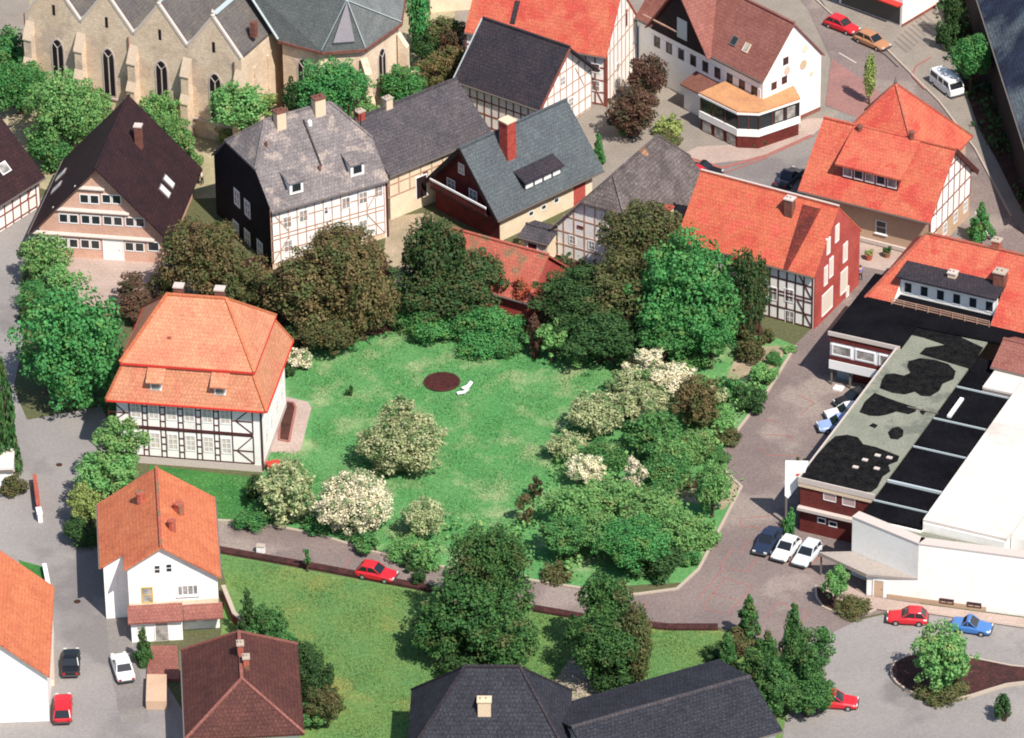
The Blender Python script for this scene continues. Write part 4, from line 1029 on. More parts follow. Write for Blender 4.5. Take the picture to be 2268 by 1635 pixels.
# ---- pale slate-roofed half-timbered house with black slate gable
def slate_house():
    h = House('slate_roofed_house', 'half-timbered house with pale grey half-hipped slate roof and black slate-hung gable', 'house', (602, 471), (861, 399), 6.7, W=13.6, o=.35, oe=.2)
    h.roof('halfhip', 6.4, m_slate, m_white2, k=.5, inset=2.9)
    fw = h.L - .4; sl = h.slope
    top = lambda a: 6.7 + min(a + .35, h.W - .35 - a) * sl - .35
    # slate cladding of the left gable
    W2 = h.W - .7; zk = 6.7 + .5 * 6.4 - .3
    pts = [(0, 0), (W2, 0), (W2, 6.7), (W2 - (h.W / 4 - .35), zk), (h.W / 4 - .35, zk), (0, 6.7)]
    MB().extr([h.pt('left', a, z, .0) for a, z in pts], (-.08, 0, 0)).build('slate_cladding', m_slateblk, h.wall)
    for px, py in ((527, 438), (550, 462), (525, 508), (550, 528), (578, 552)):
        h.win_px('left', px, py, 1.3, 1.9, fw=.22, out=.14, glass=m_glasslit)
    h.timber('front', 0, fw, .5, 6.9, [i / 13 for i in range(14)], [.6, 1.9, 3.3, 3.75, 5.2, 6.7], m_timberlt, w=.1,
             diag=[(.1, .7, 1.9, 3.2), (fw - .1, .7, fw - 1.9, 3.2), (fw - .1, 6.6, fw - 1.9, 3.9), (.1, 6.6, 1.9, 3.9)])
    h.timber('right', 0, h.W - .7, .5, 8, [i / 10 for i in range(11)], [.6, 3.6, 6.7], m_timberdk, w=.16, top=top)
    b_ = MB().box(h.L - .22, h.L + .03, .3, .52, 0, 6.6); b_.build('corner_post', m_timberdk, h.wall)
    for px, py in ((636, 492), (672, 478), (638, 545), (766, 450), (804, 438), (838, 424), (766, 512), (804, 500)):
        h.win_px('front', px, py, 1.0, 1.35, glass=m_glasslit)
    h.win_px('front', 722, 466, .5, .85, cols=1)
    h.dormer(657, 416, 1.5, 1.35, m_slate); h.dormer(792, 376, 1.5, 1.35, m_slate)
    for px, py in ((590, 323), (708, 376)):
        q = h.on_roof(px, py); MB().lathe((q.x, q.y, q.z - .2), [(.16, 0), (.16, .6), (.1, .7)], 8).build('vent_pipe', m_chimbrown, h.roofo)
    # ridge chimneys
    for px, py, w_ in ((620, 276, 1.0), (706, 246, 1.15)):
        q = h.on_roof(px, py); h.chim(q, w_, .9, 1.5, m_chimcream, m_chimbrown)
    q1 = h.on_roof(672, 268); q2 = h.on_roof(723, 368)
    MB().bar(q1 + Vector((0, 0, .12)), Vector((q1.x, q2.y, q2.z)) + Vector((0, 0, .12)), .16, .16).build('roof_seam', m_slate4, h.roofo)
    q = h.on_roof(686, 276); MB().lathe(q, [(.25, -.1), (.25, .35), (.1, .5)], 10).build('white_cowl', m_frame, h.roofo)
    MB().bar(h.pt('front', 0, .25, 0), h.pt('front', fw, .25, 0), .12, .5).build('plinth', m_stone, h.wall)
slate_house()

# ---- long grey-roofed half-timbered house behind it
h = House('grey_roofed_house', 'cream half-timbered house with broad dark grey roof', 'house', (863, 390), (1092, 296), 5.4, W=11.5, o=.4, oe=.3)
h.roof('gable', 4.0, m_slate2, m_cream)
half(h, 'front', 0, h.L - .6, 2.6, 5.5, 9, m_timberlt, rails=(.5,), dg=False)
half(h, 'right', 0, 10.7, 2.6, 5.5, 7, m_timberlt)
for px, py in ((976, 376), (942, 388)):
    h.win_px('front', px, py, .6, .8, cols=1, frame=m_framebr)
a, z = h.fpx('front', 933, 420); h.door('front', a, 1.3, 2.4, m_woodblk, label='tall dark barn door', z0=1.2)
q = h.on_roof(930, 222); 
h.chim(Vector((h.L * .33, h.W * .5, h.zr)), .8, .7, .9, m_chimcream)
h.chim(Vector((h.L * .02 + .6, h.W * .5, h.zr)), .8, .7, .7, m_chimney)

# ---- brown wooden gable house with blue-grey slate roof and shed dormer
def wood_house():
    h = House('wooden_gable_house', 'house with dark red wooden gable, balcony and blue-grey slate roof', 'house', (1101, 489), (1338, 377), 3.1, W=10.9, o=.7, oe=1.0)
    h.roof('gable', 6.0, m_slate3, m_cream)
    sl = h.slope; W2 = h.W - 1.4
    top = lambda a: 3.1 + min(a + .7, h.W - .7 - a) * sl - .3
    MB().extr([h.pt('left', a, z, 0) for a, z in ((0, 0), (W2, 0), (W2, top(W2) ), (W2 / 2, top(W2 / 2)), (0, top(0)))], (-.1, 0, 0)).build('wood_cladding', m_wood, h.wall)
    # dark board under the verge
    for i in (0, 1):
        a_ = (0, 3.0) if i == 0 else (h.W, 3.0)
        MB().bar((-.05, a_[0], 2.95), (-.05, h.W / 2, 9.0), .1, .42).build('barge_board', m_woodblk, h.roofo)
    for px, py in ((1001, 407), (1050, 431)): h.win_px('left', px, py, 1.2, 1.15, out=.17, glass=m_glasslit)
    h.win_px('left', 1024, 373, .9, 1.2, out=.17, glass=m_glasslit)
    a, z = h.fpx('left', 1024, 424); h.door('left', a, 1.1, 2.0, m_frame, z0=3.4, label='white balcony door')
    b_ = MB().box(-.35, 1.0, 1.3, h.W - 1.3, 3.05, 3.22); bo = b_.build('balcony', m_woodblk, h.root)
    r = MB().box(-.37, -.25, 1.3, h.W - 1.3, 4.0, 4.2); r.build('balcony_rail', m_frame, bo)
    bb = MB()
    for i in range(22): y = 1.35 + i * (h.W - 2.7) / 21.5; bb.box(-.35, -.28, y, y + .2, 3.22, 4.0)
    bb.build('balustrade', m_wood, bo)
    for px, py in ((1176, 471), (1204, 457), (1232, 442)): h.win_px('front', px, py + 2, .7, .6, cols=1, rows=1)
    MB().extr([h.pt('front', h.L - 3.6, 0, 0), h.pt('front', h.L - 2.0, 0, 0), h.pt('front', h.L - 2.0, 3.2, 0), h.pt('front', h.L - 3.6, 3.2, 0)], (0, -.05, 0)).build('brick_panel', m_brick, h.wall)
    # long shed dormer
    q = h.on_roof(1163, 424); q2 = h.on_roof(1241, 382)
    x0, x1, y0, z0 = q.x, q2.x, (q.y + q2.y) / 2, (q.z + q2.z) / 2
    hh = 1.0; run = hh / (sl - .38)
    o = MB().extr([(x0, y0, z0 - .1), (x0, y0, z0 + hh), (x0, y0 + run, z0 + hh + run * .38), (x0, y0 + run, z0 - .1 + run * sl)], (x1 - x0, 0, 0)).build('dormer', m_slate4, h.roofo)
    MB().slab([(x0 - .2, y0 - .35, z0 + hh), (x1 + .2, y0 - .35, z0 + hh), (x1 + .2, y0 + run, z0 + hh + .15 + run * .38), (x0 - .2, y0 + run, z0 + hh + .15 + run * .38)], .14).build('dormer_roof', m_slate4, o)
    for i in range(4):
        xc = x0 + (x1 - x0) * (i + .5) / 4; ww = (x1 - x0) / 4 * .4
        MB().box(xc - ww, xc + ww, y0 - .06, y0 + .02, z0 + .1, z0 + .75).build('dormer_window', m_frame, o)
    # tall brick chimney in front of the ridge
    q = h.on_roof(1127, 350); b_ = MB().box(q.x - .35, q.x + .85, q.y - .2, q.y + 1.0, q.z - .6, q.z + 4.0); b_.build('chimney', m_chimney, h.roofo)
    MB().box(q.x - .43, q.x + .93, q.y - .28, q.y + 1.08, q.z + 4.0, q.z + 4.15).build('chimney_cap', m_chimcream, h.roofo)
wood_house()

# ---- old half-hipped house with mossy tiles
def old_house():
    h = House('old_farmhouse', 'old half-hipped farmhouse with mottled mossy grey roof and white timbered gable', 'house', (1222, 503), (1440, 570), 3.4, W=13.5, o=.5, oe=.5, ang=-31)
    h.L = 11.8
    h.roof('halfhip', 6.6, m_oldgrey, m_white2, k=.58, inset=2.2, swap=True)
    L = h.L; sl = 6.6 / (L / 2)
    top = lambda a: 3.4 + min(a + .5, L - .5 - a) * sl - .3
    tp = lambda a: min(top(a), 3.4 + .58 * 6.6 - .3)
    h.timber('front', 0, L - 1, 0, 3.4, [i / 9 for i in range(10)], [.2, 1.6, 3.1, 4.9], m_timberlt, w=.13, top=tp)
    for a, z in ((2.2, 2.4), (4.4, 2.4), (6.6, 2.4)): h.window('front', a, z, .8, 1.0, glass=m_glasslit)
    h.window('front', 3.1, 4.1, .7, .35, cols=1, rows=1, frame=m_timber)
    z = 7
    for _ in range(30): q = h.at(1480, 492, z); z = z * .5 + .5 * (3.4 + min(q.x, L - q.x) * sl)
    MB().box(q.x - .4, q.x + .4, q.y - .4, q.y + .4, q.z - 1, q.z + 1.6).build('chimney', m_chimcream, h.roofo)
    MB().box(q.x - .48, q.x + .48, q.y - .48, q.y + .48, q.z + 1.6, q.z + 1.72).build('chimney_cap', m_chimney, h.roofo)
old_house()
h = House('lean_to_shed', 'low grey-roofed shed between the cream wall and the white timbered gable', 'shed', (1146, 523), (1214, 541), 2.4, W=3.6, o=.2)
h.roof('gable', .5, m_slate2, m_cream); h.door('front', 1.6, 1.0, 1.9, m_wood); h.window('front', 2.6, 1.3, .6, .6)

# ---- red-tiled ivy-covered outbuilding beside the garden
def ivy_house():
    h = House('ivy_covered_outbuilding', 'low red-tiled outbuilding half smothered in dark ivy', 'outbuilding', (958, 612), (1172, 672), 2.4, W=8, o=.3)
    h.roof('gable', 3.4, m_redold, m_brick)
    h.door('front', 2.0, 1.1, 2.0, m_wood); h.window('front', 4.6, 1.4, .9, .9)
ivy_house()

# ---- brick house with bright red roof
def brick_house():
    h = House('red_brick_house', 'brick house with bright red streaked roof and half-timbered garden side', 'house', (1508, 521), (1792, 625), 6.1, W=10.4, o=.35, oe=.15, ang=-30)
    h.roof('gable', 5.2, m_red2, m_white)
    sl = h.slope; W2 = h.W - .7; top = lambda a: 6.1 + min(a + .35, h.W - .35 - a) * sl - .25
    MB().extr([h.pt('right', a, z, 0) for a, z in ((0, 0), (W2, 0), (W2, top(W2)), (W2 / 2, top(W2 / 2)), (0, top(0)))], (.12, 0, 0)).build('brick_gable', m_brick, h.wall)
    fw = h.L - .3
    h.timber('front', 0, fw, 0, 6.2, [i / 16 for i in range(17)], [.1, 1.5, 2.9, 3.3, 4.7, 6.0], m_timberdk, w=.15, diag=[(fw - .1, .3, fw - 1.6, 2.8), (fw - .1, 3.4, fw - 1.6, 5.9), (.1, .3, 1.5, 2.8)])
    for px, py in ((1748, 655), (1749, 703), (1712, 650)): h.win_px('front', px, py, 1.0, 1.5, glass=m_glasslit)
    blind = M('pale_blind', lin(232, 218, 200), rough=.6)
    for px, py, w_, hh in ((1851, 516, .8, 1.9), (1832, 544, .7, 1.8), (1869, 558, .95, 2.1), (1838, 591, .85, 2.2), (1826, 610, .75, 2.1), (1866, 622, 1.5, 2.6), (1829, 667, 2.3, 2.4), (1874, 645, .6, 1.1)):
        h.win_px('right', px, py, w_, hh, glass=blind, cols=1, rows=1, out=.2)
    q = h.on_roof(1749, 470); h.chim(q, .85, .8, 1.5, m_chimbrown, m_stonetrim)
    # darker streak narrowing down the slope from the ridge
    a1, a2 = h.on_roof(1778, 454), h.on_roof(1818, 464); a3 = h.on_roof(1740, 598); n = Vector((0, 0, .035))
    MB().extr([a1 + n, a2 + n, a3 + Vector((.25, 0, .035)), a3 - Vector((.25, 0, -.035))], (0, 0, .02)).build('dark_streak', tiles('dark_streak_tiles', (96, 48, 44), (140, 60, 50), fine=.4), h.roofo)
    cp = MB().bar((0, h.W / 2, h.zr + .12), (h.L, h.W / 2, h.zr + .12), .22, .14); cp.build('ridge_cap', m_stonetrim, h.roofo)
    # little triangular porch gable on the garden side
    q = h.on_roof(1640, 560)
    MB().extr([(q.x - .9, q.y - 1.2, q.z - .7), (q.x + .9, q.y - 1.2, q.z - .7), (q.x, q.y - 1.2, q.z + .4)], (0, 2.2, 0)).build('dormer', m_red2, h.roofo)
brick_house()
# ---- big orange mansard-roofed manor
def manor():
    h = House('manor_house', 'two-storey half-timbered manor with bright orange hipped mansard roof', 'manor', (234.5, 885), (589.5, 911.5), 7.2, C=(633, 752), o=.75)
    L, W, he, o = h.L, h.W, h.he, h.o; i1, z1, zr = 1.55, he + 3.35, he + 8.0; hy = W / 2; rl = 5.6
    lo = MB(); ec = [(0, 0), (L, 0), (L, W), (0, W)]; kc = [(i1, i1), (L - i1, i1), (L - i1, W - i1), (i1, W - i1)]
    for k in range(4):
        j = (k + 1) % 4
        lo.slab([(*ec[k], he), (*ec[j], he), (*kc[j], z1), (*kc[k], z1)], .2)
    h.roofo = lo.build('roof', m_orange, h.root)
    up = MB(); e = .3; kk = [(i1 - e, i1 - e), (L - i1 + e, i1 - e), (L - i1 + e, W - i1 + e), (i1 - e, W - i1 + e)]
    r0, r1 = (L / 2 - rl / 2, hy, zr), (L / 2 + rl / 2, hy, zr); zb = z1 + .05
    for fc in ([(*kk[0], zb), (*kk[1], zb), r1, r0], [(*kk[1], zb), (*kk[2], zb), r1], [(*kk[2], zb), (*kk[3], zb), r0, r1], [(*kk[3], zb), (*kk[0], zb), r0]):
        up.slab(fc, .2)
    uo = up.build('upper_roof', m_orange, h.roofo)
    rt = MB().bar(r0, r1, .3, .2)
    for a, b_ in ((kk[0], r0), (kk[1], r1), (kk[2], r1), (kk[3], r0)): rt.bar((*a, zb + .05), (b_[0], b_[1], b_[2] + .05), .28, .16)
    for k in range(4): rt.bar((*ec[k], he + .05), (*kc[k], z1), .26, .14)
    rt.build('ridge_tiles', m_orange2, h.roofo)
    ed = MB()
    for k in range(4): j = (k + 1) % 4; ed.bar((*kk[k], zb - .14), (*kk[j], zb - .14), .12, .2)
    ed.build('mansard_edge', m_redpaint, h.roofo)
    g = MB(); g.bar((0, -.05, he - .1), (L, -.05, he - .1), .14, .14); g.bar((L + .05, 0, he - .1), (L + .05, W, he - .1), .14, .14); g.build('gutter', m_redpaint, h.roofo)
    w = MB().box(o, L - o, o, W - o, .0, he + .25); h.wall = w.build('wall', m_white, h.root)
    MB().box(o - .05, L - o + .05, o - .05, W - o + .05, -.01, .75).build('plinth', m_stonetrim, h.root)
    fw = L - 2 * o
    # framing with six window bays on two floors
    nb = 6; cs = [1.75 + (fw - 3.5) * (i + .5) / nb for i in range(nb)]
    posts = [0, fw] + [c + s_ * .62 for c in cs for s_ in (-1, 1)]
    for z0, z1_ in ((.85, 3.85), (4.1, 7.0)):
        ex = [((a + b_) / 2, 0, 0, 0) for a, b_ in zip(cs[:-1], cs[1:])]
        rails = [z0, z1_]
        t = h.timber('front', 0, fw, z0, z1_, [p / fw for p in posts], rails, m_timberdk, w=.105,
                     diag=[(.1, z0 + .1, 1.55, z0 + 1.3), (1.55, z0 + 1.4, .1, z1_ - .1), (fw - .1, z0 + .1, fw - 1.55, z0 + 1.3), (fw - 1.55, z0 + 1.4, fw - .1, z1_ - .1)],
                     extra=[(a + .62, z, b_ - .62, z) for a, b_ in zip(cs[:-1], cs[1:]) for z in (z0 + .7, z0 + 1.45, z0 + 2.2)] + [(0, z0 + 1.35, 1.9, z0 + 1.35), (fw, z0 + 1.35, fw - 1.9, z0 + 1.35)])
        for c in cs:
            h.window('front', c, z0 + 1.75, .98, 1.75, cols=2, rows=3, fw=.1, glass=M('pale_curtained_glass', lin(226, 214, 200), lin(196, 184, 172), big=2, rough=.3))
    MB().bar(h.pt('front', 0, 3.97, .05), h.pt('front', fw, 3.97, .04), .08, .11).build('floor_beam', m_timberdk, h.wall)
    for z0, z1_ in ((.85, 3.85), (4.1, 7.0)):
        for a in (2.2, 4.6, 7.2, 9.6): h.window('right', a, z0 + 1.75, .95, 1.7, cols=2, rows=3, glass=m_glasslit)
        half(h, 'left', 0, W - 2 * o, z0, z1_, 8, m_timberdk)
    MB().box(L - o - .02, L - o + .14, o - .08, o + .1, .2, he).build('corner_post', m_timberdk, h.wall)
    # dormers in the lower slope
    sl = 3.35 / i1
    for px, py in ((345, 843), (487, 855)):
        z = he + 1.2
        a, zz = h.fpx(((0, .62), (1, 0), (0, -1)), px, py); x = a
        b_ = MB().box(x - .55, x + .55, .5, 1.7, he + .9, he + 2.1); d_ = b_.build('dormer', m_white, h.roofo)
        MB().slab([(x - .85, .05, he + 2.18), (x + .85, .05, he + 2.18), (x + .85, i1 + .2, z1 + .12), (x - .85, i1 + .2, z1 + .12)], .12).build('dormer_roof', m_orange, d_)
        MB().box(x - .46, x + .46, .44, .52, he + 1.15, he + 1.95).build('dormer_window', m_frame, d_)
        MB().box(x - .38, x + .38, .42, .5, he + 1.23, he + 1.87).build('dormer_pane', m_glasslit, d_)
    for px, py in ((395, 662), (486, 668)):
        q = h.at(px, py, zr - .6)
        MB().box(q.x - .42, q.x + .42, hy + .3, hy + 1.1, zr - 1.6, zr + .55).build('chimney', m_chimbrown, h.roofo)
        MB().box(q.x - .5, q.x + .5, hy + .22, hy + 1.18, zr + .55, zr + .68).build('chimney_cap', m_stonetrim, h.roofo)
    sl2 = (zr - z1) / (hy - i1); z = z1 + 1
    for _ in range(30): q = h.at(376, 752, z); z = z * .5 + .5 * (z1 + (q.y - i1) * sl2)
    MB().lathe((q.x, q.y, q.z - .2), [(.17, 0), (.17, .45), (.22, .5)], 10).build('vent_pipe', m_redold, uo)
manor()
# red steps bin at the manor corner
c = P(605, 1040, 0); r = empty('red_cart', c, .3, 'small red cart by the manor corner', 'cart')
MB().box(-.6, .6, -.35, .35, .35, .8).build('body', m_redpaint, r)
for s_ in (-1, 1): MB().tube((.1, s_ * .4, .28), (.1, s_ * .46, .28), .28, .28, 12).build('wheel', m_tyre, r)
MB().bar((-.6, 0, .6), (-1.2, 0, .8), .05).build('handle', m_gutter, r)

# ---- white gabled house with orange roof, lower left
def white_house():
    h = House('white_gabled_house', 'white rendered gabled house with orange roof beside the left road', 'house', (222, 1286), (490, 1287), 5.7, W=13.2, o=.55, oe=.3, ang=4.6)
    L, W, he, r = h.L, h.W, 5.7, 3.6; mid = L / 2 + .2; zr = he + r; back = 2.7; xl = 2.15
    zl = he + r * xl / mid; sl = r / mid; s2 = r / (L - mid)
    ro = MB()
    ro.slab([(0, back, he), (0, W, he), (mid, W, zr), (mid, back, zr)], .2)
    ro.slab([(xl, 0, zl), (xl, back, zl), (mid, back, zr), (mid, 0, zr)], .2)
    ro.slab([(L, 0, he), (L, W, he), (mid, W, zr), (mid, 0, zr)], .2)
    h.roofo = ro.build('roof', m_orange2, h.root)
    MB().bar((mid, 0, zr + .05), (mid, W, zr + .05), .26, .16).build('ridge_tiles', m_redold, h.roofo)
    MB().bar((L + .05, 0, he - .12), (L + .05, W, he - .12), .12, .12).build('gutter', m_gutter, h.roofo); MB().bar((-.05, back, he - .12), (-.05, W, he - .12), .12, .12).build('gutter', m_gutter, h.roofo)
    w = MB(); f0 = .45
    w.extr([(xl + .3, f0, 0), (L - .3, f0, 0), (L - .3, f0, he - .15), (mid, f0, zr - .28), (xl + .3, f0, zl - .15)], (0, back - f0 + .3, 0))
    w.extr([(.3, back + .3, 0), (L - .3, back + .3, 0), (L - .3, back + .3, he - .15), (mid, back + .3, zr - .28), (.3, back + .3, he - .15)], (0, W - back - .6, 0))
    h.wall = w.build('wall', m_white, h.root)
    F = ((xl + .3, f0), (1, 0), (0, -1))
    for px, py in ((348, 1261), (374, 1258)): a, z = h.fpx(F, px, py); h.window(F, a, z, .62, .95, cols=1, rows=2)
    a, z = h.fpx(F, 326, 1318); h.window(F, a, z, 1.05, 1.7, frame=m_yellow, glass=m_glasslit, cols=1, label='yellow framed window with grey blind')
    a, z = h.fpx(F, 416, 1307); h.window(F, a, z, 1.9, 1.15, cols=4, rows=1, fw=.12, glass=m_glasslit, sill=True)
    MB().extr([h.pt(F, -.02, 2.45, 0), h.pt(F, L - .6 - xl, 2.45, 0), h.pt(F, L - .6 - xl, 3.2, 0), h.pt(F, -.02, 3.2, 0)], (0, -.04, 0)).build('cream_band', m_cream, h.wall)
    # ground-floor porch and lean-to roof
    fl = L - .6 - xl
    p = MB().box(xl + .35, xl + 4.9, -1.1, f0 + .02, 0, 2.35); po = p.build('porch', m_white, h.root)
    MB().slab([(xl + .1, -1.5, 2.35), (xl + 5.0, -1.5, 2.35), (xl + 5.0, f0, 3.0), (xl + .1, f0, 3.0)], .16).build('porch_roof', m_hotelroof, po)
    MB().slab([(xl + 5.06, -.9, 2.0), (L, -.9, 2.0), (L, f0, 2.75), (xl + 5.06, f0, 2.75)], .16).build('awning_roof', m_hotelroof, h.root)
    F2 = ((xl + .35, -1.1), (1, 0), (0, -1))
    a, z = h.fpx(F2, 359, 1408); h.door(F2, a, 1.1, 1.9, m_glasslit, z0=.1, label='glazed door in a broad white frame')
    h.window(F2, .9, 1.3, .9, .9, glass=m_glasslit)
    for q in (((xl + 5.5, f0 - .02), 1.4), ((xl + 7.4, f0 - .02), 1.4)): h.window(F, q[0][0] - xl - .3, q[1], 1.0, 1.0, sill=True)
    # chimneys, positioned on the two slopes
    def on(px, py, side):
        z = 7
        for _ in range(30): q = h.at(px, py, z); z = z * .5 + .5 * ((he + max(0, min(q.x, mid)) * sl) if side < 0 else (he + max(0, L - q.x) * s2))
        return h.at(px, py, z)
    for px, py, s_, w_ in ((311, 1112, -1, .75), (397, 1136, 1, .95), (381, 1174, 1, .7)):
        q = on(px, py, s_); o = MB().lathe((q.x, q.y, q.z - .5), [(w_ * .5, 0), (w_ * .5, 1.35), (w_ * .56, 1.38), (w_ * .56, 1.55)], 4 if w_ > .8 else 8).build('chimney', m_redold, h.roofo)
    MB().extr([(.32, back + .25, 0), (1.5, back + .25, 0), (1.5, back + .25, he - .1), (.32, back + .25, he - .1)], (0, .05, 0)).build('side_panel', m_white, h.wall)
white_house()
# garden steps and walls in front of it
b = MB(); q = [P(x, y, 0) for x, y in ((330, 1436), (392, 1436), (398, 1510), (325, 1510))]; b.prism([(p.x, p.y) for p in q], .02, .3); b.build('garden_steps', m_hotelroof, label='brownish paved path between the white house and the road corner', cat='steps')
b = MB(); q = [P(x, y, 0) for x, y in ((326, 1512), (370, 1512), (370, 1572), (324, 1572))]; b.prism([(p.x, p.y) for p in q], .0, .9); b.build('low_wall', m_tan, label='pale yellow block of garden wall below the brown path', cat='garden wall')

# ---- brown hipped roof house at the bottom
def brown_house():
    h = House('brown_hipped_house', 'brown hipped-roof house at the lower edge with two red chimneys', 'house', (410, 1640), (664, 1624), 4.2, W=13.6, o=.5, ang=4)
    h.L = 10.2
    h.roof('hip', 3.4, m_brown, m_white, inset=(3.8, 2.6), swap=True, rim=m_hotelroof)
    L = h.L; sl = 3.4 / (L / 2)
    for px, py in ((533, 1447), (546, 1477)):
        q = h.at(px, py, 7.0); z = h.he + min(q.x, L - q.x) * sl; q = h.at(px, py, z)
        h.chim(Vector((q.x, q.y, z)), .5, .7, 1.0, m_redold)
    q = h.at(542, 1543, 5.6)
    MB().extr([(q.x - .4, q.y - .5, q.z - .35), (q.x + .4, q.y - .5, q.z - .35), (q.x + .4, q.y + .5, q.z + .5), (q.x - .4, q.y + .5, q.z + .5)], (0, -.12, .25)).build('skylight', m_frame, h.roofo)
    half(h, 'right', 0, 12, 0, 4, 1, m_frame, dg=False); h.window('front', 3, 1.6, 1.2, 1.2); h.window('right', 5, 2, 1.1, 1.2)
brown_house()

# ---- orange-roofed white house cut by the left edge
h = House('white_house_with_orange_roof', 'white walled house with orange roof at the lower left edge', 'house', (-190, 1512), (110, 1495), 5.0, W=14, o=.4, oe=.3, ang=2)
h.roof('gable', 5.2, m_orange2, m_white, swap=True)
h.window('front', 5, 2, 1.1, 1.3)
# ---- garden walls and gate pillars on the left
def wall_px(pts, h_, w_, mat, label, name='garden_wall', cap=None, z0=0):
    q = [P(x, y, 0) for x, y in pts]; r = empty(name, q[0], 0, label, 'garden wall'); b = MB(); c = MB()
    for i in range(len(q) - 1):
        a, e = q[i] - q[0], q[i + 1] - q[0]; d = (e - a).normalized(); n = Vector((-d.y, d.x, 0)) * w_ / 2
        b.prism([tuple(a - n)[:2], tuple(e - n)[:2], tuple(e + n)[:2], tuple(a + n)[:2]], z0, h_ + i * .004)
        n2 = n * 1.3; c.prism([tuple(a - n2)[:2], tuple(e - n2)[:2], tuple(e + n2)[:2], tuple(a + n2)[:2]], h_ + i * .004, h_ + .1 + i * .004)
    b.build('wall', mat, r); c.build('coping', cap or m_kerb, r)
wall_px([(78, 1072), (86, 1138)], 1.0, .3, m_brick, 'red brick boundary wall beside the left road', cap=m_redold)
wall_px([(86, 1143), (90, 1158)], .9, .4, m_white, 'short white pillar wall at the end of the red brick wall', cap=m_frame)
wall_px([(99, 1262), (110, 1318)], .6, .3, m_white, 'low white wall beside the small green lawn patch', cap=m_frame)
wall_px([(114, 1400), (117, 1520)], .7, .3, m_cream, 'pale kerb wall along the orange roofed house')
h = House('small_white_garage', 'small white garage at the left edge by the round bush', 'garage', (-60, 1046), (30, 1040), 2.3, W=4, o=.1, ang=2)
h.roof('flat', .2, m_whiteroof, m_white); h.door('front', 2, 1.8, 1.9, m_frame)
wall_px([(495, 1318), (520, 1380), (545, 1400)], 1.0, .3, m_brick2, 'dark brick wall right of the white gabled house')

# ---- red roofed half-timbered house at the top, and its slate neighbour
def red_timber_house():
    h = House('red_roofed_timber_house', 'tall white half-timbered house with large red roof at the top', 'house', (1031, 68), (1340, 130.5), 6.0, W=9.6, o=.3, oe=.15, ang=-22.5)
    h.roof('gable', 5.6, m_red, m_white2)
    fw = h.L - .3; top = lambda a: 6.0 + min(a + .3, h.W - .3 - a) * h.slope - .25
    h.timber('front', 0, fw, 0, 6.1, [i / 15 for i in range(16)], [.2, 1.6, 3.0, 4.5, 5.9], m_timber, w=.15, diag=[(fw - .2, .3, fw - 1.5, 2.9), (.2, .3, 1.5, 2.9), (fw - 3.6, 5.8, fw - 5, 3.2)])
    h.timber('right', 0, h.W - .6, 0, 6, [i / 8 for i in range(9)], [.2, 2.9, 5.9, 8.2], m_timberlt, w=.13, top=top)
    h.win_px('front', 1319, 151, 1.0, 1.1, label='open dark window'); h.win_px('front', 1319, 190, 1.0, 1.3, glass=m_glasslit); h.win_px('front', 1286, 190, 1.0, 1.3, glass=m_glasslit)
    h.win_px('right', 1387, 40, .5, 2.0, cols=1, frame=m_timber); h.win_px('right', 1368, 150, .9, 1.2, glass=m_glasslit)
    a1 = h.on_roof(1147, 4); a2 = h.on_roof(1143, 56)
    MB().bar(a1 + Vector((0, 0, .1)), Vector((a1.x, a2.y, a2.z)) + Vector((0, 0, .1)), .5, .14).build('roof_seam', m_slate4, h.roofo)
    MB().box(h.L - .18, h.L + .02, .22, .42, 0, 6).build('corner_post', m_timber, h.wall)
red_timber_house()
def dark_slate_house():
    h = House('dark_slate_roofed_house', 'white timbered house with dark slate roof below the tall red roofed house', 'house', (1012, 172), (1187, 250), 4.6, W=10.6, o=.4, oe=.9, ang=-37)
    h.L = h.L * 1.0
    h.roof('gable', 5.0, m_slate4, m_white2)
    top = lambda a: 4.6 + min(a + .4, h.W - .4 - a) * h.slope - .3
    h.timber('right', 0, h.W - .8, 0, 4, [i / 9 for i in range(10)], [.2, 1.6, 3.1, 4.5, 6.4], m_timberlt, w=.12, top=top, diag=[(1, 3.3, 2.6, 6), (8.5, 3.3, 7, 6)])
    h.timber('front', 0, h.L - 1.8, 0, 4.6, [i / 10 for i in range(11)], [.2, 1.6, 3.1, 4.5], m_timber, w=.12)
    MB().bar((-.02, 0, 4.55), (-.02, h.W / 2, 9.6), .08, .28).build('verge_board', m_lead, h.roofo)
    MB().bar((h.L + .02, 0, 4.45), (h.L + .02, h.W / 2, 9.4), .08, .3).build('verge_board', m_timber, h.roofo)
    for a, z in ((3.0, 2.3), (6.2, 2.3), (4.8, 5.4)): h.window('right', a, z, .9, 1.1, glass=m_glasslit)
dark_slate_house()

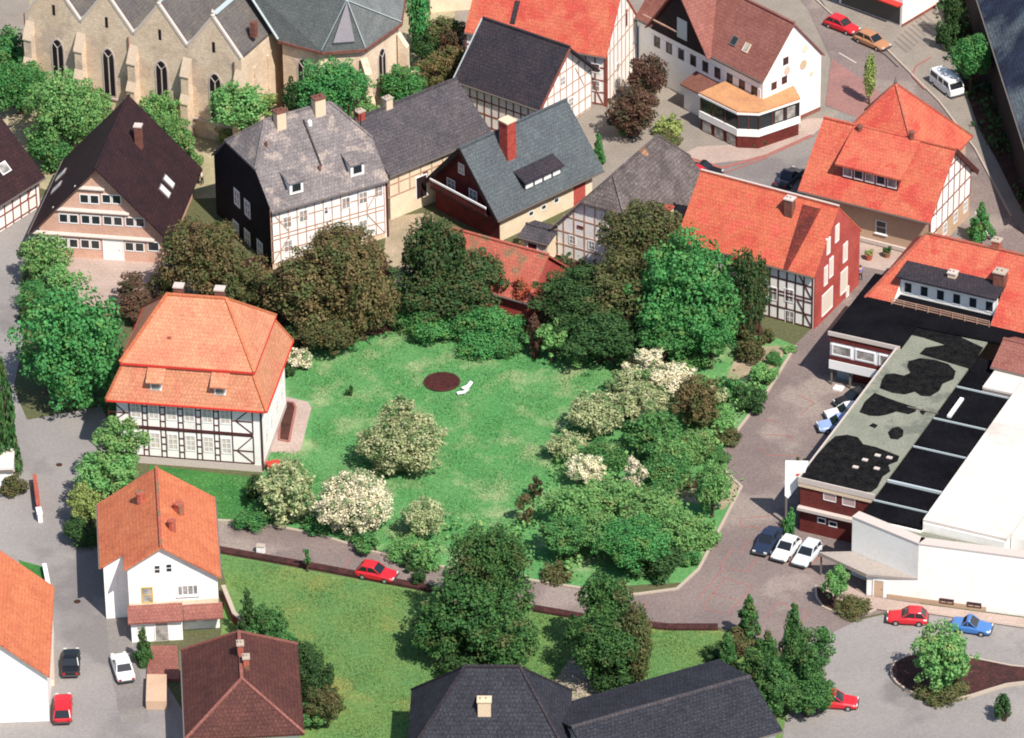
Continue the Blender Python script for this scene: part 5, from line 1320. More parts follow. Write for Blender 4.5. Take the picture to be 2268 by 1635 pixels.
# ---- corner restaurant with white gable and projecting bay
def restaurant():
    h = House('corner_restaurant', 'tall white restaurant with reddish brown roof, dark wooden cross gable and projecting bay', 'restaurant', (1407, 38), (1689, 182), 6.6, W=8.9, o=.3, oe=.25)
    h.roof('gable', 5.2, m_hotelroof, m_white)
    L = h.L; fw = L - .5
    # sooted ornaments of the gable (three round emblems) and three windows
    for px, py, w_ in ((1740, 135, .75), (1737, 177, .75), (1714, 190, .75)): h.win_px('right', px, py, w_, .85, frame=m_framebr, fw=.07)
    for px, py, r_, c_ in ((1779, 143, .5, (206, 182, 150)), (1743, 156, .42, (222, 190, 170)), (1797, 163, .26, (226, 208, 180)), (1783, 108, .4, (232, 216, 194))):
        a, z = h.fpx('right', px, py); b_ = MB()
        p_ = [h.pt('right', a + r_ * math.cos(t * .524), z + r_ * 1.15 * math.sin(t * .524), .0) for t in range(12)]
        b_.extr(p_, (.05, 0, 0)); b_.build('wall_emblem', M('emblem_%d' % c_[1], lin(*c_), fine=.15), h.wall)
    # long front: dark windows with white shutters
    for i in range(9):
        a = fw - 1.0 - i * 1.85
        if a < .8: break
        h.window('front', a, 4.75, .85, 1.25, cols=1, rows=1, frame=m_framebr, fw=.08)
        for sg in (-1, 1):
            MB().extr([h.pt('front', a + sg * .72 - .22, 4.1, .0), h.pt('front', a + sg * .72 + .22, 4.1, .0), h.pt('front', a + sg * .72 + .22, 5.4, .0), h.pt('front', a + sg * .72 - .22, 5.4, .0)], (0, -.06, 0)).build('shutter', m_frame, h.wall)
    MB().bar(h.pt('front', 0, 6.35, .1), h.pt('front', fw, 6.35, .1), .24, .3).build('eaves_board', m_woodblk, h.root)
    # cross gable of dark wood
    x1 = h.at(1577, 124, 6.6).x; x0 = x1 - 9.6; xm = (x0 + x1) / 2; rr = 6.4; d = h.W / 2
    MB().extr([(x0 + .4, -.15, 6.3), (x1 - .4, -.15, 6.3), (xm, -.15, 6.6 + rr - .5)], (0, 5, 0)).build('cross_gable', m_woodblk, h.root)
    cr = MB(); yb = d * (rr / 5.2)
    for xa in (x0, x1): cr.slab([(xa, -.6, 6.5), (xm, -.6, 6.6 + rr), (xm, yb + .3, 6.6 + rr), (xa, .0, 6.5)], .2)
    co = cr.build('cross_roof', m_hotelroof, h.roofo)
    F = ((0, -.15), (1, 0), (0, -1))
    a, z = h.fpx(F, 1512, 62); MB().extr([h.pt(F, a - .8, z - 1.3, 0), h.pt(F, a + .7, z - 1.3, 0), h.pt(F, a + .7, z + 1.0, 0), h.pt(F, a - .8, z + 1.0, 0)], (0, -.06, 0)).build('gable_window', M('grey_glass', lin(176, 186, 184), rough=.3), h.root)
    MB().bar(h.pt(F, 1.5, 7.6, .15), h.pt(F, a - .8, 7.6, .15), .16, .12).build('gable_rail', m_timberlt, h.root)
    h.skylight(1627, 91, .9, 1.0); h.skylight(1654, 106, .8, 1.0, m_chimcream, m_glasslit)
    # projecting restaurant bay with tan flat roof
    zc = 4.4
    pts = [(1550, 187), (1548.6, 205), (1633, 246), (1681, 248), (1773, 217), (1774, 197)]
    q = [h.at(x, y, zc) for x, y in pts]
    wl = h.at(1686, 224, zc)
    ring = [Vector((q[1].x, .25, 0)), q[1], q[2], q[3], q[4], Vector((L - .3, q[5].y, 0))]
    ring = [Vector((p.x, p.y, 0)) for p in ring] + [Vector((L - .3, .35, 0))]
    b_ = MB().prism([(p.x, p.y) for p in ring], zc - .22, zc); bo = b_.build('bay_roof', M('tan_bay_roof', lin(206, 150, 104), lin(190, 136, 96), fine=.2, big=.6), h.root)
    cen = sum(ring, Vector()) / len(ring)
    sh = lambda k: [(p.x + (cen.x - p.x) * k, p.y + (cen.y - p.y) * k) for p in ring]
    MB().prism(sh(-.02), zc - .42, zc - .2).build('bay_fascia', m_frame, h.root)
    MB().prism(sh(.035), 2.25, zc - .42).build('bay_glazing', m_glass, h.root)
    MB().prism(sh(-.005), 1.45, 2.25).build('bay_parapet', m_white, h.root)
    MB().prism(sh(.03), 0, 1.45).build('bay_base', m_brick2, h.root)
    mu = MB()
    for k in range(1, 5):
        a, c = Vector((*sh(.03)[k], 0)), Vector((*sh(.03)[(k + 1) % 7], 0)); n_ = max(2, int((c - a).length / 1.4))
        for i in range(n_ + 1): p = a.lerp(c, i / n_); mu.box(p.x - .05, p.x + .05, p.y - .05, p.y + .05, 2.25, zc - .42)
    mu.build('bay_mullion', m_framebr, h.root)
    a, c = Vector((*sh(.03)[3], 0)), Vector((*sh(.03)[4], 0)); d_ = (c - a).normalized(); n_ = Vector((d_.y, -d_.x, 0))
    for k in (.5, .8):
        p = a.lerp(c, k); MB().extr([p - d_ * .5 + Vector((0, 0, 2.45)), p + d_ * .5 + Vector((0, 0, 2.45)), p + d_ * .5 + Vector((0, 0, 3.7)), p - d_ * .5 + Vector((0, 0, 3.7))], n_ * .05).build('curtained_window', m_glasslit, h.root)
    a, c = Vector((*sh(.03)[1], 0)), Vector((*sh(.03)[2], 0)); d_ = (c - a).normalized(); n_ = Vector((d_.y, -d_.x, 0))
    for k in (.17, .5, .83):
        p = a.lerp(c, k); MB().extr([p - d_ * .6 + Vector((0, 0, .1)), p + d_ * .6 + Vector((0, 0, .1)), p + d_ * .6 + Vector((0, 0, 1.25)), p - d_ * .6 + Vector((0, 0, 1.25))], n_ * .05).build('basement_window', m_glasslit, h.root)
    MB().box(L - .27, L - .2, .3, h.W - .3, 0, .45).build('plinth', m_hotelroof, h.root)
    # entrance annex to the left of the bay, cream with a brown hood
    a1 = h.at(1462, 160, 3.6)
    MB().box(q[1].x - 4.4, q[1].x - .3, -1.6, .3, 0, 3.0).build('annex', m_white2, h.root)
    MB().slab([(q[1].x - 4.6, -2.0, 3.0), (q[1].x - .2, -2.0, 3.0), (q[1].x - .2, .3, 3.7), (q[1].x - 4.6, .3, 3.7)], .14).build('annex_roof', m_chimbrown, h.root)
restaurant()

# ---- big red roofed house with pyramid wing and wide dormer
def big_red_house():
    h = House('big_red_roofed_house', 'large house with bright red roof, pyramid-roofed wing and wide shed dormer', 'house', (1767, 421), (2060, 494), 4.7, W=11.6, o=1.0, oe=.4)
    h.roof('gable', 5.4, m_red, m_tan)
    L, W, sl, zr = h.L, h.W, h.slope, h.zr; y2 = W / 2
    top = lambda a: 4.7 + min(a + 1.0, W - 1 - a) * sl - .3
    h.timber('right', 0, W - 2, 2.4, 6, [i / 7 for i in range(8)], [2.5, 4.6, 6.6, 8.3], m_timber, w=.18, top=top)
    MB().extr([h.pt('right', 0, 2.5, 0), h.pt('right', W - 2, 2.5, 0), h.pt('right', W - 2, top(W - 2), 0), h.pt('right', W / 2 - 1, top(W / 2 - 1), 0), h.pt('right', 0, top(0), 0)], (.025, 0, 0)).build('gable_infill', m_white2, h.wall)
    for a in (1.0, 3.6, 6.2, 8.6): h.window('right', a, 1.6, .9, 1.3, glass=m_glasslit); h.window('right', a, 3.6, .8, 1.3, glass=m_glasslit)
    for a in (3.4, 6.0): h.window('right', a, 5.7, .8, 1.2, glass=m_glasslit)
    a, z = h.fpx('front', 1952, 500); h.window('front', a, 2.2, 1.2, 1.5, sill=True, cols=1)
    MB().bar(h.pt('front', 0, .35, .1), h.pt('front', L - .8, .35, .1), .24, .4).build('plinth', m_stonetrim, h.root)
    # wide shed dormer
    q = h.on_roof(1850, 436); q2 = h.on_roof(1972, 468); x0, x1, y0 = q.x, q2.x, 1.7; z0 = h.roof_z(y0); hh = 1.75; fl = .5; run = hh / (sl - fl)
    o = MB().extr([(x0, y0, z0 - .1), (x0, y0, z0 + hh), (x0, y0 + run, z0 + hh + run * fl), (x0, y0 + run, z0 - .1 + run * sl)], (x1 - x0, 0, 0)).build('dormer', m_wood, h.roofo)
    MB().slab([(x0 - .6, y0 - .5, z0 + hh - .04), (x1 + .6, y0 - .5, z0 + hh - .04), (x1 + .6, y0 + run, z0 + hh + .12 + run * fl), (x0 - .6, y0 + run, z0 + hh + .12 + run * fl)], .18).build('dormer_roof', m_red, o)
    for i in range(5):
        xc = x0 + (x1 - x0) * (i + .5) / 5; ww = (x1 - x0) / 5 * .42
        f_ = MB().box(xc - ww, xc + ww, y0 - .06, y0 + .02, z0 + .25, z0 + 1.35).build('dormer_window', m_frame, o)
        MB().box(xc - ww + .1, xc + ww - .1, y0 - .08, y0 - .03, z0 + .45, z0 + 1.25).build('dormer_pane', m_glasslit if i % 2 == 0 else m_glass, f_)
    # pyramid roof behind the ridge
    ap = h.at(1984, 185, zr + 2.6); ap.z = zr + 2.6; hw = 6.0; ze = 5.2; e = [(ap.x - hw, ap.y - hw), (ap.x + hw, ap.y - hw), (ap.x + hw, ap.y + hw), (ap.x - hw, ap.y + hw)]
    py = MB()
    for k in range(4): py.slab([(*e[k], ze), (*e[(k + 1) % 4], ze), tuple(ap)], .2)
    po = py.build('pyramid_roof', m_red, h.root)
    ri = MB()
    for k in range(4): ri.bar((*e[k], ze + .05), (ap.x, ap.y, ap.z + .05), .26, .14)
    ri.build('ridge_tiles', m_redold, po)
    MB().box(e[0][0] + .5, e[1][0] - .5, e[0][1] + .5, e[2][1] - .5, 0, ze + .3).build('wing_wall', m_tan, h.root)
    MB().lathe((ap.x, ap.y, ap.z - .1), [(.12, 0), (.2, .3), (.03, .9)], 8).build('finial', m_gutter, po)
    for px, py_ in ((1904, 284), (2032, 284)):
        q = h.on_roof(px, py_ + 10); q.y = min(q.y, y2); MB().lathe((q.x, q.y, q.z - .3), [(.3, 0), (.3, 1.0), (.36, 1.05), (.1, 1.3)], 8).build('chimney', m_chimbrown, h.roofo)
    MB().bar((L + .02, y2, zr - .1), (L + .02, W, 4.6), .1, .5).build('barge_board', m_timberdk, h.roofo)
big_red_house()

# ---- red roofed house with balcony terrace on the right
def balcony_house():
    h = House('red_roofed_balcony_house', 'red hipped-roof house with cut-in balcony above the flat black roof', 'house', (1907, 669), (2330, 768), 5.6, W=13.6, o=.5)
    L, W, he = h.L, h.W, 5.6; r = 5.0; h.zr = he + r; h.slope = r / (W / 2); sl = h.slope
    ia = 3.9
    # front slope with an opening for the loggia
    A, B_ = h.on_roof(1976, 690), h.on_roof(2188, 742); C_, D_ = h.on_roof(1990, 616), h.on_roof(2208, 668)
    x0, x1 = (A.x + C_.x) / 2, (B_.x + D_.x) / 2; y0, y1 = .25, 4.1
    Z = lambda y: he + y * sl
    fr = MB()
    fr.slab([(0, 0, he), (x0, 0, he), (x0, y1, Z(y1)), (x0, y1, Z(y1)), (ia * y1 / (W / 2), y1, Z(y1))], .2)
    fr.slab([(x1, 0, he), (L, 0, he), (L, y1, Z(y1)), (x1, y1, Z(y1))], .2)
    fr.slab([(ia * y1 / (W / 2), y1, Z(y1)), (L, y1, Z(y1)), (L, W / 2, h.zr), (ia, W / 2, h.zr)], .2)
    fr.slab([(L, W, he), (0, W, he), (ia, W / 2, h.zr), (L, W / 2, h.zr)], .2)
    fr.slab([(0, W, he), (0, 0, he), (ia, W / 2, h.zr)], .2)
    h.roofo = fr.build('roof', m_red, h.root)
    rt = MB().bar((ia, W / 2, h.zr + .05), (L, W / 2, h.zr + .05), .28, .16); rt.bar((0, 0, he + .05), (ia, W / 2, h.zr + .06), .26, .14); rt.build('ridge_tiles', m_redold, h.roofo)
    h.wall = MB().box(.5, L - .5, .5, W - .5, 0, he).build('wall', m_tan, h.root)
    # loggia: dark roof lip, white glazed wall, balcony floor and rail
    yb = 2.3
    lg = MB().box(x0 + .05, x1 - .05, yb, yb + .2, he - .2, Z(y1) - .3).build('loggia_wall', m_white, h.root)
    MB().slab([(x0 - .1, yb - .75, Z(y1) - .25), (x1 + .1, yb - .75, Z(y1) - .25), (x1 + .1, y1 + .1, Z(y1) + .12), (x0 - .1, y1 + .1, Z(y1) + .12)], .2).build('loggia_roof', m_slate4, h.roofo)
    for xx in (x0, x1): MB().extr([(xx - .06, .3, he + .1), (xx - .06, y1, he + .1), (xx - .06, y1, Z(y1) - .1)], (.12, 0, 0)).build('loggia_cheek', m_white2, h.root)
    F = ((x0, yb), (1, 0), (0, -1)); wl = x1 - x0
    for i in range(6): h.window(F, wl * (i + .5) / 6, he + 1.35, wl / 6 * .55, 1.25, cols=1, rows=1, fw=.1, name='loggia_window')
    MB().box(x0, x1, .3, yb, he - .2, he + .02).build('balcony_floor', m_pave2, h.root)
    rl_ = MB()
    for z in (he + .3, he + .55, he + .8, he + 1.02): rl_.bar((x0, .25, z), (x1, .25, z), .05, .09)
    for i in range(9): x = x0 + wl * i / 8; rl_.box(x - .04, x + .04, .18, .26, he, he + 1.05)
    rl_.build('balcony_rail', m_timberlt, h.root)
    q = h.on_roof(2110, 622); h.chim(q, .8, .7, .9, m_chimcream, m_stonetrim)
    q = h.on_roof(2215, 632); h.chim(q, 1.1, 1.0, 1.5, m_chimbrown)
    q = h.at(2201, 556, h.zr); h.chim(Vector((q.x, W / 2 + .3, h.zr)), .8, .8, .8, m_redold)
balcony_house()

# ---- flat-roofed shop and hall on the right
def shop():
    z = 5.7; O = P(1773, 1060.5, z); th = R(-25); u = Vector((math.cos(th), math.sin(th), 0)); v = Vector((-u.y, u.x, 0))
    base = Vector((O.x, O.y, 0)); root = empty('flat_roofed_store', base, th, 'large flat-roofed store with brick corner block, black roof bays and white hall', 'store')
    H = House.__new__(House); H.u, H.v, H.base, H.root, H.o, H.oe = u, v, base, root, 0, 0
    loc = lambda px, py, zz: Vector(((P(px, py, zz) - base).dot(u), (P(px, py, zz) - base).dot(v), zz))
    W1 = 7.3
    L1 = loc(1990, 790, z).y + 2
    H.L, H.W = W1, L1
    # long wing: brick front block, gravel roof with kerb
    H.wall = MB().box(0, W1, 0, L1, 0, z - .05).build('brick_wing', m_brick2, root)
    MB().box(-.12, W1 + .05, -.12, L1 + 4, z - .05, z + .12).build('wing_roof', m_flatroof, root); wr = root.children[-1]
    e = MB(); e.box(-.2, -.08, -.2, L1, z - .3, z + .26); e.box(-.08, W1, -.2, -.08, z - .32, z + .24); e.build('roof_edge', m_stonetrim, root)
    MB().box(-.15, W1, -.16, -.1, z - .75, z - .3).build('fascia', m_chimcream, root)
    MB().box(-.1, W1 - .35, -.5, 0, 2.55, 2.85).build('canopy_ledge', m_stonetrim, root)
    f = 'front'
    for px, py in ((1838, 1096), (1880, 1107)): H.win_px(f, px, py, 1.25, 1.35, glass=M('lilac_blind', lin(186, 160, 156), rough=.6), cols=1, rows=1, fw=.05)
    for px, py in ((1820, 1153), (1845, 1161)): H.win_px(f, px, py, .85, .6, cols=1, rows=1)
    for i in range(9): H.window('left', 2 + i * 2.6, 2.6, 1.6, 1.3)
    for px, py in ((1916, 1018), (1944, 1008), (1895, 1034), (1970, 1013), (1942, 1037)):
        q = loc(px, py, z + .2); o = MB().box(q.x - .26, q.x + .26, q.y - .18, q.y + .18, z + .1, z + .22).build('rooflight', m_stonetrim, root)
    q = loc(2010, 905, z); MB().bar((q.x, q.y, z + .2), (q.x + 3, q.y, z + .2), .08).build('roof_cable', m_gutter, root)
    def patch(pts, k=0):  # lays a flat near-black sheet on the wing roof
        b_ = MB().face([tuple(loc(x, y, z + .128 + k * .004)) for x, y in pts]); b_.build('dark_patch', m_patch, wr)
    m_patch = M('dark_roof_patch', (.006, .006, .007), (.016, .015, .014), big=1.2, fine=.6, fscale=5, rough=.95, spec=.03)
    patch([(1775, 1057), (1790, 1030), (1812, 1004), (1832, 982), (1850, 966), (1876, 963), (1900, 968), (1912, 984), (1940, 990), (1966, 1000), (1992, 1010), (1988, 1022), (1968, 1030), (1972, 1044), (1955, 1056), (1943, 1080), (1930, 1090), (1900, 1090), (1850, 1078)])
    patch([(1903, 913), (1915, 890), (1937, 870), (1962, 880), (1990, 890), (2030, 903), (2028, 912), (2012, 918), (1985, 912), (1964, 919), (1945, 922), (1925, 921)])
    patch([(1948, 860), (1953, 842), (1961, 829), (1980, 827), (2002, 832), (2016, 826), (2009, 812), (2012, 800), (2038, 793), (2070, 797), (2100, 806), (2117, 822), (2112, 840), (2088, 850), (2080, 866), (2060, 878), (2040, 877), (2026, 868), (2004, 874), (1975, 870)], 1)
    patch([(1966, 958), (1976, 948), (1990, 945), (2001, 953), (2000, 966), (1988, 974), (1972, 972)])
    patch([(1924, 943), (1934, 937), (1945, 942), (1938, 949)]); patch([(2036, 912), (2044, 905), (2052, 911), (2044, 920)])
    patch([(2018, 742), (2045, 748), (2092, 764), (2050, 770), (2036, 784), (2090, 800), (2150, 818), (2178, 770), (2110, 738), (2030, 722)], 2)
    # black roof bays beside it (closed sheds with pale ribs)
    c0 = loc(1932, 1104, z); c1 = loc(2051, 1172, z - .3); x0 = W1 + .05; x1 = max(c1.x, loc(2198, 957, z).x) ; yA = loc(2128, 858, z).y; y_f = min(c0.y, c1.y) - 2.0
    x1 = loc(2150, 1020, z - .2).x
    b_ = MB().box(x0, x1, -3.4, L1, 0, z - .35); b_.build('hall_wall', m_white, root)
    MB().box(x0, x1, -3.2, L1 + 1, z - .35, z - .1).build('black_roof', m_blackroof, root)
    ys = [loc(px, py, z).y for px, py in ((2128, 858), (2074, 927), (2027, 989), (1956, 1063), (1930, 1106), (1990, 1176))]
    for i, y in enumerate(ys[:-1]):
        MB().box(x0 + .05, x1 - .1, y - (.05 if i != 3 else .1), y + (.05 if i != 3 else .1), z - .1, z + (.06 if i != 3 else .16)).build('roof_rib', m_lead, root)
    q = loc(2115, 905, z); MB().box(q.x - .18, q.x + .18, q.y - 1.6, q.y + 1.9, z - .1, z + .12).build('roof_light_strip', m_frame, root)
    # big white membrane roof
    MB().box(x1, x1 + 7.8, -2.9, L1 - 2, 0, z + .3).build('hall_block', m_white, root)
    MB().box(x1 - .05, x1 + 7.9, -2.8, L1 - 2.1, z + .3, z + .62).build('white_roof', m_whiteroof, root)
    xr = x1 + 7.9
    MB().box(xr, xr + 2.0, -1.5, L1 - 2.2, 0, z + .1).build('side_hall', m_white, root)
    MB().box(xr + .02, xr + 1.9, -1.4, L1 - 2.3, z + .1, z + .22).build('side_roof', m_whiteroof, root)
    MB().box(xr + 2.0, xr + 22, -1.2, 8, 0, z - .6).build('annex_wall', m_white, root)
    MB().box(xr + 2.02, xr + 22, -1.3, 8, z - .6, z - .3).build('annex_roof', m_redold, root)
    # tall white front wall on its polygonal plan
    zt = 6.2
    F1, F2, F3 = loc(2330, 1374, 0), loc(2031, 1334, 0), loc(1919, 1319, 0); F4 = loc(1888, 1146, zt); F5 = Vector((W1 + .05, -.0, 0))
    T = lambda p: (p.x, p.y)
    back = [(xr + 6, 1), (W1 + .3, .2)]
    pl = [T(F1), T(F2), T(F4), (F4.x + .2, F4.y + .5)]
    MB().prism([T(F1), T(F2), T(F4), (F4.x + .5, F4.y + .35), (F2.x + .5, F2.y + .9), (F1.x, F1.y + .6)], 0, zt).build('front_wall', m_white, root)
    cp = MB(); pts = [F4, F2, F1]
    for a, b2 in ((F4, F2), (F2, F1)):
        a_ = Vector((a.x, a.y, zt + .08)); b3 = Vector((b2.x, b2.y, zt + .08)); d = (b3 - a_).normalized(); n = Vector((-d.y, d.x, 0)) * .55
        cp.bar(a_ + n * .9, b3 + n * .9, 1.1, .12)
    cp.build('wall_coping', m_stonetrim, root)
    # infill roof between front wall and the halls
    MB().prism([(F4.x + .4, F4.y + .4), (F2.x + .3, F2.y + .8), (F1.x, F1.y + .5), (F1.x, -2.8), (x0, -3.2)], z - .9, z - .5).build('gutter_roof', m_flatroof, root)
    MB().prism([T(F3), T(F2), (F2.x, F2.y + .3), (F3.x, F3.y + .3)], 0, 2.35).build('lower_wall', m_white, root)
    K = loc(1813, 1223, 2.55); K2 = loc(1919, 1272, 2.55); K3 = loc(2031, 1279, 2.55)
    MB().prism([T(K), T(K2), (F2.x - .02, F2.y + .0), (F4.x - .05, F4.y - .05)], 2.36, 2.56).build('canopy', M('grey_canopy', lin(172, 160, 150), fine=.15), root)
    MB().prism([T(K2), T(loc(1813, 1223, 2.55)), (K.x + .1, K.y + .1), (K2.x + .1, K2.y + .1)], 2.2, 2.36).build('canopy_edge', m_kerb, root)
    for k in (0, .5): p = K.lerp(K2, k); MB().box(p.x - .07 + .2, p.x + .07 + .2, p.y + .1, p.y + .24, 0, 2.36).build('canopy_post', m_gutter, root)
    Fd = ((F3.x, F3.y), tuple((F2 - F3).normalized())[:2], (lambda d: (d.y, -d.x))((F2 - F3).normalized()))
    H.door(Fd, 1.1, .85, 1.8, m_tan, label='tan service door')
    Fe = ((F2.x, F2.y), tuple((F1 - F2).normalized())[:2], (lambda d: (d.y, -d.x))((F1 - F2).normalized()))
    MB().extr([H.pt(Fd, 1.9, 0, 0), H.pt(Fd, (F2 - F3).length, 0, 0), H.pt(Fd, (F2 - F3).length, .5, 0), H.pt(Fd, 1.9, .5, 0)], Vector((*Fd[2], 0)) * .05).build('plinth', m_tan, root)
    MB().extr([H.pt(Fe, 0, 0, 0), H.pt(Fe, 6.3, 0, 0), H.pt(Fe, 6.3, .5, 0), H.pt(Fe, 0, .5, 0)], Vector((*Fe[2], 0)) * .05).build('plinth', m_tan, root)
    for a in (2.7, 5.2): H.window(Fe, a, .55, 1.3, .5, frame=m_timberdk, cols=2, rows=1, out=.09, name='cellar_window')
    # staircase block at the rear left
    zs = 6.0; S0 = loc(1837, 735, zs); S1 = loc(1991, 770, zs); sx0 = S0.x; sy = (S0.y + S1.y) / 2
    H.stair = MB().box(sx0 + .1, 0 + .3, sy + .1, sy + 9.4, 2.3, zs - .3).build('upper_storey', m_frame, root)
    MB().prism([(sx0, sy + .02), (.3, sy + .02), (.3, sy + 4.2), (W1 + 3, sy + 4.6), (W1 + 3, sy + 12), (sx0, sy + 12)], zs - .3, zs).build('stair_roof', m_blackroof, root)
    MB().box(sx0 - .1, .2, sy - .1, sy + .02, zs - .32, zs + .12).build('roof_edge', m_stonetrim, root)
    MB().box(sx0 + 1.2, 0 + .3, sy + 1.6, sy + 9, 0, 2.3).build('ground_floor', m_brick2, root)
    Fs = ((sx0 + .1, sy + .1), (1, 0), (0, -1)); ww = .2 - sx0
    MB().box(sx0 + .05, .2, sy - .05, sy + .1, 2.0, 2.95).build('white_band', m_frame, root)
    MB().box(sx0 + .08, .2, sy + .02, sy + .1, 2.95, 3.4).build('brown_band', m_brick2, root)
    MB().box(sx0 + .08, .2, sy + .04, sy + .1, 4.95, 5.6).build('brown_band', m_brick2, root)
    for i in range(3): H.window(Fs, ww * (i + .5) / 3, 4.15, ww / 3 * .84, 1.2, cols=1, rows=1, fw=.14, glass=m_glasslit, out=.1)
    MB().box(sx0 + .3, sx0 + 1.9, sy + 1.5, sy + 1.62, 0, 2.0).build('glazed_entrance', M('pale_blue_glass', lin(140, 160, 170), rough=.2), root)
    MB().box(sx0 + .7, sx0 + 1.6, sy - .6, sy + .2, 0, .2).build('step', m_frame, root)
    for s_ in (0, 1): MB().box(sx0 + .15 + s_ * 1.9, sx0 + .3 + s_ * 1.9, sy + .2, sy + .35, 0, 2.0).build('pillar', m_gutter, root)
    return H
shop()
# building with reddish roof and white bands at the right edge
h = House('low_reddish_roofed_building', 'building with reddish brown roof and white fascia bands at the right edge', 'building', (2194, 812), (2400, 862), 6.4, W=6, o=.3)
h.roof('gable', 1.4, m_hotelroof, m_white)
h2 = House('white_banded_block', 'low block with two white fascia bands at the right edge', 'building', (2176, 862), (2400, 912), 5.9, W=3.2, o=.15)
h2.roof('flat', .2, m_whiteroof, m_white)

# ---- white pylon sign in front of the store
def pylon():
    zt = 5.2
    a = P(1737, 1023.5, zt + .4); c = P(1737, 1023.5, zt)
    r = empty('sign_board', Vector((P(1737, 1165, 0).x, P(1737, 1165, 0).y, 0)), R(-3), 'tall white wedge-shaped sign panel standing beside the brick corner block', 'sign')
    bx = Vector(r.location); s_ = px_m(1740, 1100)
    zz = lambda py: z_at((bx.x, bx.y), py)
    pts = [(0, 0, zz(1023)), (2.1, 0, zz(1023)), (1.6, 0, zz(1063)), (.3, 0, zz(1104)), (0, 0, zz(1098))]
    MB().extr(pts, (0, .25, 0)).build('sign_panel', m_sign, r)
    MB().extr([(.95, -.03, zz(1053)), (1.45, -.03, zz(1052)), (1.4, -.03, zz(1048)), (1.0, -.03, zz(1049))], (0, .04, 0)).build('red_mark', m_redpaint, r)
    MB().box(.05, .25, .05, .2, 0, zz(1100)).build('post', m_gutter, r)
    MB().box(1.2, 1.4, .05, .2, 0, zz(1075)).build('post', m_gutter, r)
pylon()

# ---- dark roofs along the bottom edge
h = House('dark_hipped_house', 'house with dark blue-grey hipped roof and one cream chimney at the lower edge', 'house', (900, 1675), (1262, 1690), 4.2, W=10.3, o=.5, ang=-2)
h.roof('hip', 6.0, m_bluedark, m_white, inset=(4.9, 4.3), rim=m_slate4)
q = h.on_roof(1073, 1572); h.chim(q, 1.1, .8, 1.0, m_chimcream, m_chimcream); h.window('front', 4, 2, 1.2, 1.2)
h = House('dark_gabled_house', 'long low house with dark blue-grey roof right of the patio at the lower edge', 'house', (1334, 1734), (1734, 1618), 4.0, W=12, o=.5)
h.roof('gable', 1.9, m_bluedark, m_white, rim=m_slate2); h.window('front', 4, 1.6, 1.4, 1.2)

# ---- corner shop at the top right, cream house at the top
def corner_shop():
    q = P(1998, 62, 0); th = math.atan2((P(2088, 8, 0) - q).y, (P(2088, 8, 0) - q).x); u = Vector((math.cos(th), math.sin(th), 0)); v = Vector((-u.y, u.x, 0))
    r = empty('corner_shop', q, th, 'cream corner shop with dark shopfront at the top right', 'shop')
    H = House.__new__(House); H.u, H.v, H.base, H.root, H.o, H.oe, H.L, H.W = u, v, Vector((q.x, q.y, 0)), r, 0, 0, 12, 9
    H.wall = MB().box(0, 14, .0, 8.5, 0, 8).build('wall', m_white, r)
    MB().box(-.05, 14, -.08, .0, 0, .45).build('plinth', m_timber, r)
    MB().box(-.06, .0, .3, 8.2, .3, 2.7).build('shop_window', m_glass, r)
    MB().box(-.9, .05, .0, 8.5, 2.8, 2.95).build('shop_canopy', m_redpaint, r)
    MB().slab([(-.4, -.4, 8.2), (14.4, -.4, 8.2), (14.4, 8.9, 8.2), (-.4, 8.9, 8.2)], .3).build('roof', m_hotelroof, r)
    for a in (2, 5, 8, 11): H.window(((0, 0), (1, 0), (0, -1)), a, 5.6, 1.1, 1.4)
corner_shop()
h = House('cream_house', 'cream rendered house behind the trees at the top', 'house', (948, -70), (1060, -95), 6.0, W=8, o=.3, ang=8)
h.roof('gable', 3, m_redold, m_cream); 
for a in (1.5, 4): h.window('front', a, 2.2, 1.0, 1.3)
# steep dark roofed building at the right edge by the river
def mill():
    h = House('riverside_building', 'building with long black slate roof in shade at the upper right edge', 'building', (2126, -120), (2300, 420), 6.5, W=14, o=.3)
    h.roof('gable', 6.5, m_river, m_woodblk)
    return h
mill()
# ================================================================ trees and shrubs
def T(*a, **k): return tree(*a, **k)
G1 = 'trees in front of the church'
T(22, 115, 58, 54, 'round', 'mid', 'green tree at the left edge in front of the church', group=G1)
T(40, 190, 74, 62, 'round', 'bright', 'broad green tree above the half-timbered barn', group=G1)
T(152, 250, 92, 88, 'round', 'light', 'large light green tree between the barn and the church', group=G1)
T(118, 325, 56, 50, 'bush', 'mid', 'green shrub behind the barn gable', name='shrub', cat='shrub')
T(212, 240, 46, 46, 'airy', 'light', 'thin light green tree by the dark gable roof', group=G1)
T(352, 255, 50, 56, 'round', 'light', 'light green tree between the dark gable roof and the church, nearer the ridge', group=G1)
T(392, 315, 46, 60, 'round', 'light', 'light green tree leaning down the dark gable roof edge', group=G1)
T(428, 350, 24, 30, 'bush', 'light', 'light green shrub beside the black slate gable', name='shrub', cat='shrub')
T(535, 236, 68, 58, 'round', 'light', 'light green tree at the church corner buttress', group=G1, hc=6.6)
T(520, 282, 46, 36, 'bush', 'yellow', 'yellowish shrub behind the pale slate roof', name='shrub', cat='shrub')
T(742, 196, 82, 72, 'round', 'bright', 'big round green tree in front of the church apse', group=G1, hc=9.6)
T(805, 250, 40, 34, 'round', 'light', 'small light tree under the round tree by the apse', group=G1, hc=6)
T(655, 215, 30, 44, 'round', 'dark', 'dark narrow tree left of the round tree by the apse', group=G1, hc=9)
T(890, 195, 56, 52, 'round', 'bright', 'smaller green tree right of the apse', group=G1, hc=6)
T(596, 236, 34, 30, 'airy', 'yellow', 'yellowish thin tree behind the cream chimney', group=G1, hc=6.5)
